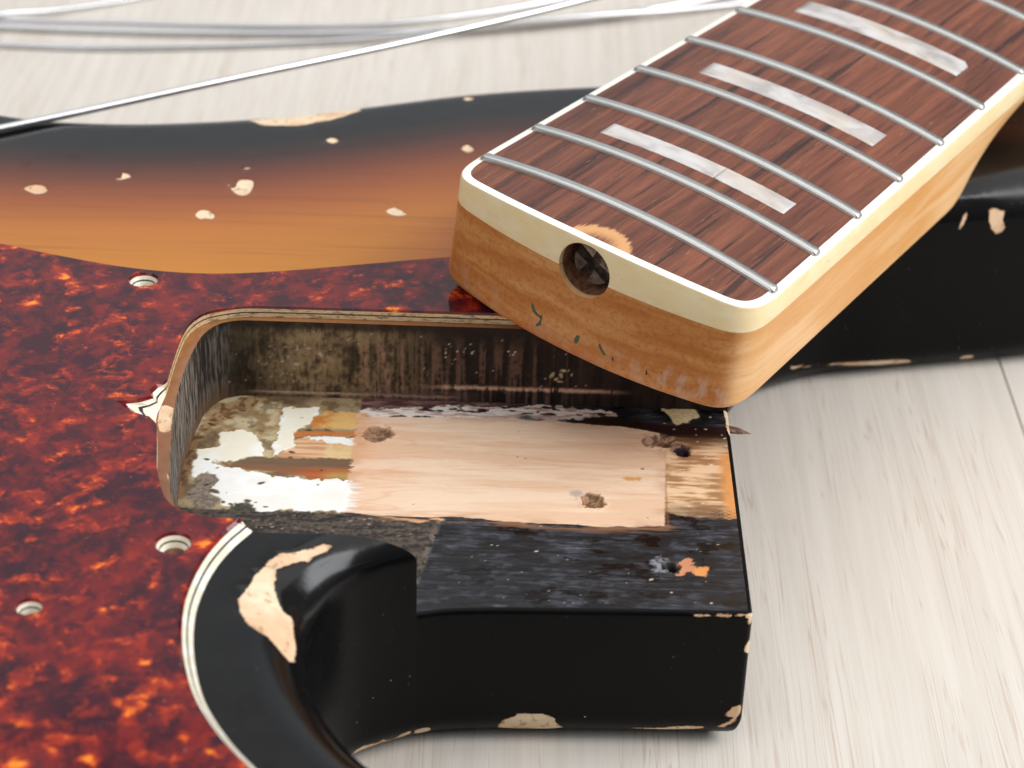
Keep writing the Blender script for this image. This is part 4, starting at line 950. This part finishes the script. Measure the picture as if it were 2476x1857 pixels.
# cross-slotted nut deep in the hole
bmn = bmesh.new()
rn = 4.3
def wedge(a0, a1, x0, x1, r0, r1):
    A = np.linspace(a0, a1, 9); ring1 = []; ring2 = []
    for x, ring, k in ((x0, ring1, 0.9), (x1, ring2, 1.0)):
        for a in A: ring.append(bmn.verts.new(((x)*K, (HY+r1*k*math.cos(a))*K, (HZ+r1*k*math.sin(a))*K)))
        c = 0.5*(a0+a1); ring.append(bmn.verts.new((x*K, (HY+r0*math.cos(c))*K, (HZ+r0*math.sin(c))*K)))
    m = len(ring1)
    for i in range(m): bmn.faces.new((ring1[i], ring1[(i+1) % m], ring2[(i+1) % m], ring2[i]))
    bmn.faces.new(ring1[::-1]); bmn.faces.new(ring2)
for q in range(4):
    a0 = q*math.pi/2+math.radians(24)+0.35; a1 = a0+math.pi/2-math.radians(34); wedge(a0, a1, -10.6, -3.2, 1.2, rn)
Vs = [bmn.verts.new((-7.4*K, (HY+5.1*math.cos(a))*K, (HZ+5.1*math.sin(a))*K)) for a in np.linspace(0, 2*np.pi, 32, endpoint=False)]
bmn.faces.new(Vs); bmesh.ops.recalc_face_normals(bmn, faces=bmn.faces)
me = bpy.data.meshes.new('truss_rod_nut'); bmn.to_mesh(me); bmn.free(); me.materials.append(M_STEEL)
link(bpy.data.objects.new('truss_rod_nut', me), neck)
# frets
CROWN = [(1.08, 0.10), (1.05, 0.46), (0.95, 0.70), (0.78, 0.82), (0.42, 0.87), (0, 0.88), (-0.42, 0.87), (-0.78, 0.82), (-0.95, 0.70), (-1.05, 0.46), (-1.08, 0.10)]
def fret(nf):
    x0 = fretx(nf); h = float(np.interp(x0, half[:, 0], half[:, 1]))-0.7
    ys = np.concatenate([[-h, -h+0.15, -h+0.5, -h+0.9], np.linspace(-h+1.4, h-1.4, 31), [h-0.9, h-0.5, h-0.15, h]])
    sc = np.interp(h-np.abs(ys), [0, 0.15, 0.5, 0.9], [0.30, 0.62, 0.9, 1.0])
    Vs = []
    for y, s_ in zip(ys, sc):
        zt_ = ztop(y)
        Vs.append((x0+1.12*min(1, s_+0.15), y, zt_-0.05))
        for fx_, fz_ in CROWN: Vs.append((x0+fx_*min(1, s_+0.12), y, zt_+fz_*s_))
        Vs.append((x0-1.12*min(1, s_+0.15), y, zt_-0.05))
    m = len(CROWN)+2; Fs = [tuple(f) for f in grid_faces(len(ys), m).tolist()]
    Fs += [tuple(range(m)), tuple((len(ys)-1)*m+k for k in range(m))[::-1]]
    return mesh_obj('fret', np.array(Vs), Fs, M_FRET, neck)
for nf in range(20, 8, -1): fret(nf)
# block inlays
def inlay(xa, xb, y0, y1, notch=False):
    nyy = 28; ys = np.linspace(y0, y1, nyy); Vs = []; Fs = []
    rs = random.Random(int(xa*10))
    for y in ys:
        j = rs.uniform(-0.06, 0.06); zt_ = ztop(y)+0.06
        Vs += [(xa+j, y, zt_-0.4), (xa+j, y, zt_-0.02), (xa+j+0.05, y, zt_), (xb-0.05+j, y, zt_), (xb+j, y, zt_-0.02), (xb+j, y, zt_-0.4)]
    if notch:
        Vs[3] = (xb-1.6, y0, Vs[3][2]); Vs[4] = (xb-1.6, y0, Vs[4][2]); Vs[5] = (xb-1.6, y0, Vs[5][2])
    Fs = [tuple(f) for f in grid_faces(nyy, 6).tolist()]+[tuple(range(6)), tuple((nyy-1)*6+k for k in range(6))[::-1]]
    return mesh_obj('block_inlay', np.array(Vs), Fs, M_PEARL, neck)
inlay(21.7, 26.7, -20.0, -5.15); inlay(21.7, 26.7, -5.08, 19.3)
inlay(57.3, 63.5, -20.2, 18.7); inlay(98.0, 105.2, -19.2, 18.9, True); inlay(145, 153, -18.5, 18.5)
# faded stamp on the heel: short ink strokes
cx_of = lambda y: float(np.interp(abs(y), heel_half[:, 1], heel_half[:, 0]))
def stroke(pts, w, mat):
    P = spline([(a, b) for a, b in pts], 0.25); N2 = normals2d(P); Vs = []; Fs = []
    for i, (p, q) in enumerate(zip(P, N2)):
        ww = w*(0.55+0.45*math.sin(math.pi*(i+0.6)/(len(P)+0.2)))*(0.8+0.4*random.random())/2
        for s_ in (-1, 1):
            y, z_ = p+q*ww*s_; Vs.append((cx_of(y)-0.05, y, z_))
    Fs = [(2*i, 2*i+1, 2*i+3, 2*i+2) for i in range(len(P)-1)]
    return mesh_obj('ink_stroke', Vs, Fs, mat, neck)
for pts, w, mt in (([(21.0, -18.0), (21.9, -19.0), (22.3, -21.2)], 0.7, M_INK), ([(11.9, -17.6), (11.5, -18.4)], 0.5, M_INK), ([(10.7, -18.4), (11.0, -19.6), (11.4, -21.3)], 0.85, M_INK),
    ([(8.2, -17.2), (7.6, -18.4), (6.6, -19.0)], 0.75, M_INK), ([(5.6, -18.1), (5.6, -19.2), (6.0, -20.4), (6.7, -21.2)], 0.8, M_INK), ([(6.6, -19.0), (5.7, -19.0)], 0.6, M_INK),
    ([(-2.1, -18.9), (-1.7, -20.7)], 0.8, M_INK), ([(-6.3, -18.7), (-6.9, -19.6), (-7.8, -20.4)], 0.6, M_INK), ([(-9.3, -20.1), (-10.0, -21.6)], 0.8, M_INK2),
    ([(-14.2, -18.2), (-13.3, -19.4), (-13.2, -21.0)], 0.55, M_INK), ([(-15.5, -20.0), (-15.8, -21.0)], 0.7, M_INK2), ([(-21.2, -19.7), (-21.9, -20.6), (-22.2, -21.8)], 0.7, M_INK), ([(-18.4, -19.2), (-18.9, -20.2)], 0.4, M_INK2)):
    stroke(pts, w, mt)

# ------------------------------------------------------------------ loose strings
def string(pts, r, label):
    P = spline(pts, 4.0)
    o = tube('bass_string', P-P[0], r, M_STRING); o.location = Vector(P[0])*K
    tag(o, label, 'string', 'loose bass strings'); return o
string([(-330, 5, 47.3), (-230, 66.5, 47.2), (-185, 95, 45.6), (-136.8, 125.6, 45.0), (-119.4, 136.8, 45.0), (-90, 155.5, 45.4), (-57, 177.5, 45.2), (-25, 198.5, 45.8), (5, 218.5, 47), (40, 242, 47), (90, 275, 38), (150, 314, 10), (180, 335, 1.2), (260, 390, 1.0)], 0.85, 'long steel string resting on the far edge of the body')
string([(-560, 330, 1.2), (-420, 305, 1.2), (-300, 292, 1.2), (-177.2, 287.8, 1.2), (-144.1, 287.2, 1.2), (-111.1, 288.0, 1.2), (-71.6, 291.6, 1.2), (-45.1, 296, 1.2), (-31.9, 299.9, 1.2), (-4.8, 309.5, 1.2), (23.3, 323.8, 1.2), (70, 352, 1.2), (150, 410, 1.2)], 1.15, 'thickest of the loose strings lying on the table behind the body')
string([(-540, 190, 0.9), (-440, 238, 0.9), (-290, 272, 1.0), (-174.4, 275.3, 1.0), (-148.5, 275.0, 1.0), (-122.9, 277.6, 1.0), (-98.5, 281.5, 1.0), (-71.3, 286.5, 1.6), (-45.2, 292.5, 3.2), (-10, 304, 3.4), (30, 321, 1.2), (90, 350, 1.0)], 0.9, 'nearest of the strings on the table, just behind the body edge')
string([(-500, 150, 0.8), (-400, 172, 0.8), (-260, 246, 0.9), (-205, 274, 2.6), (-178.0, 292.0, 3.4), (-166.3, 299.3, 1.8), (-146.9, 311.2, 0.8), (-100, 342, 0.8), (-40, 390, 0.8)], 0.7, 'string slanting away at the far left corner of the table')
string([(-580, 390, 0.9), (-450, 345, 0.9), (-300, 305, 0.9), (-190, 293, 1.4), (-140, 290.6, 2.4), (-99.4, 291.2, 2.4), (-72.0, 297.4, 1.4), (-45.6, 308.0, 0.9), (-21.2, 321.0, 0.9), (20, 350, 0.9), (90, 410, 0.9)], 0.85, 'string leaving the thick string and running off the far edge')
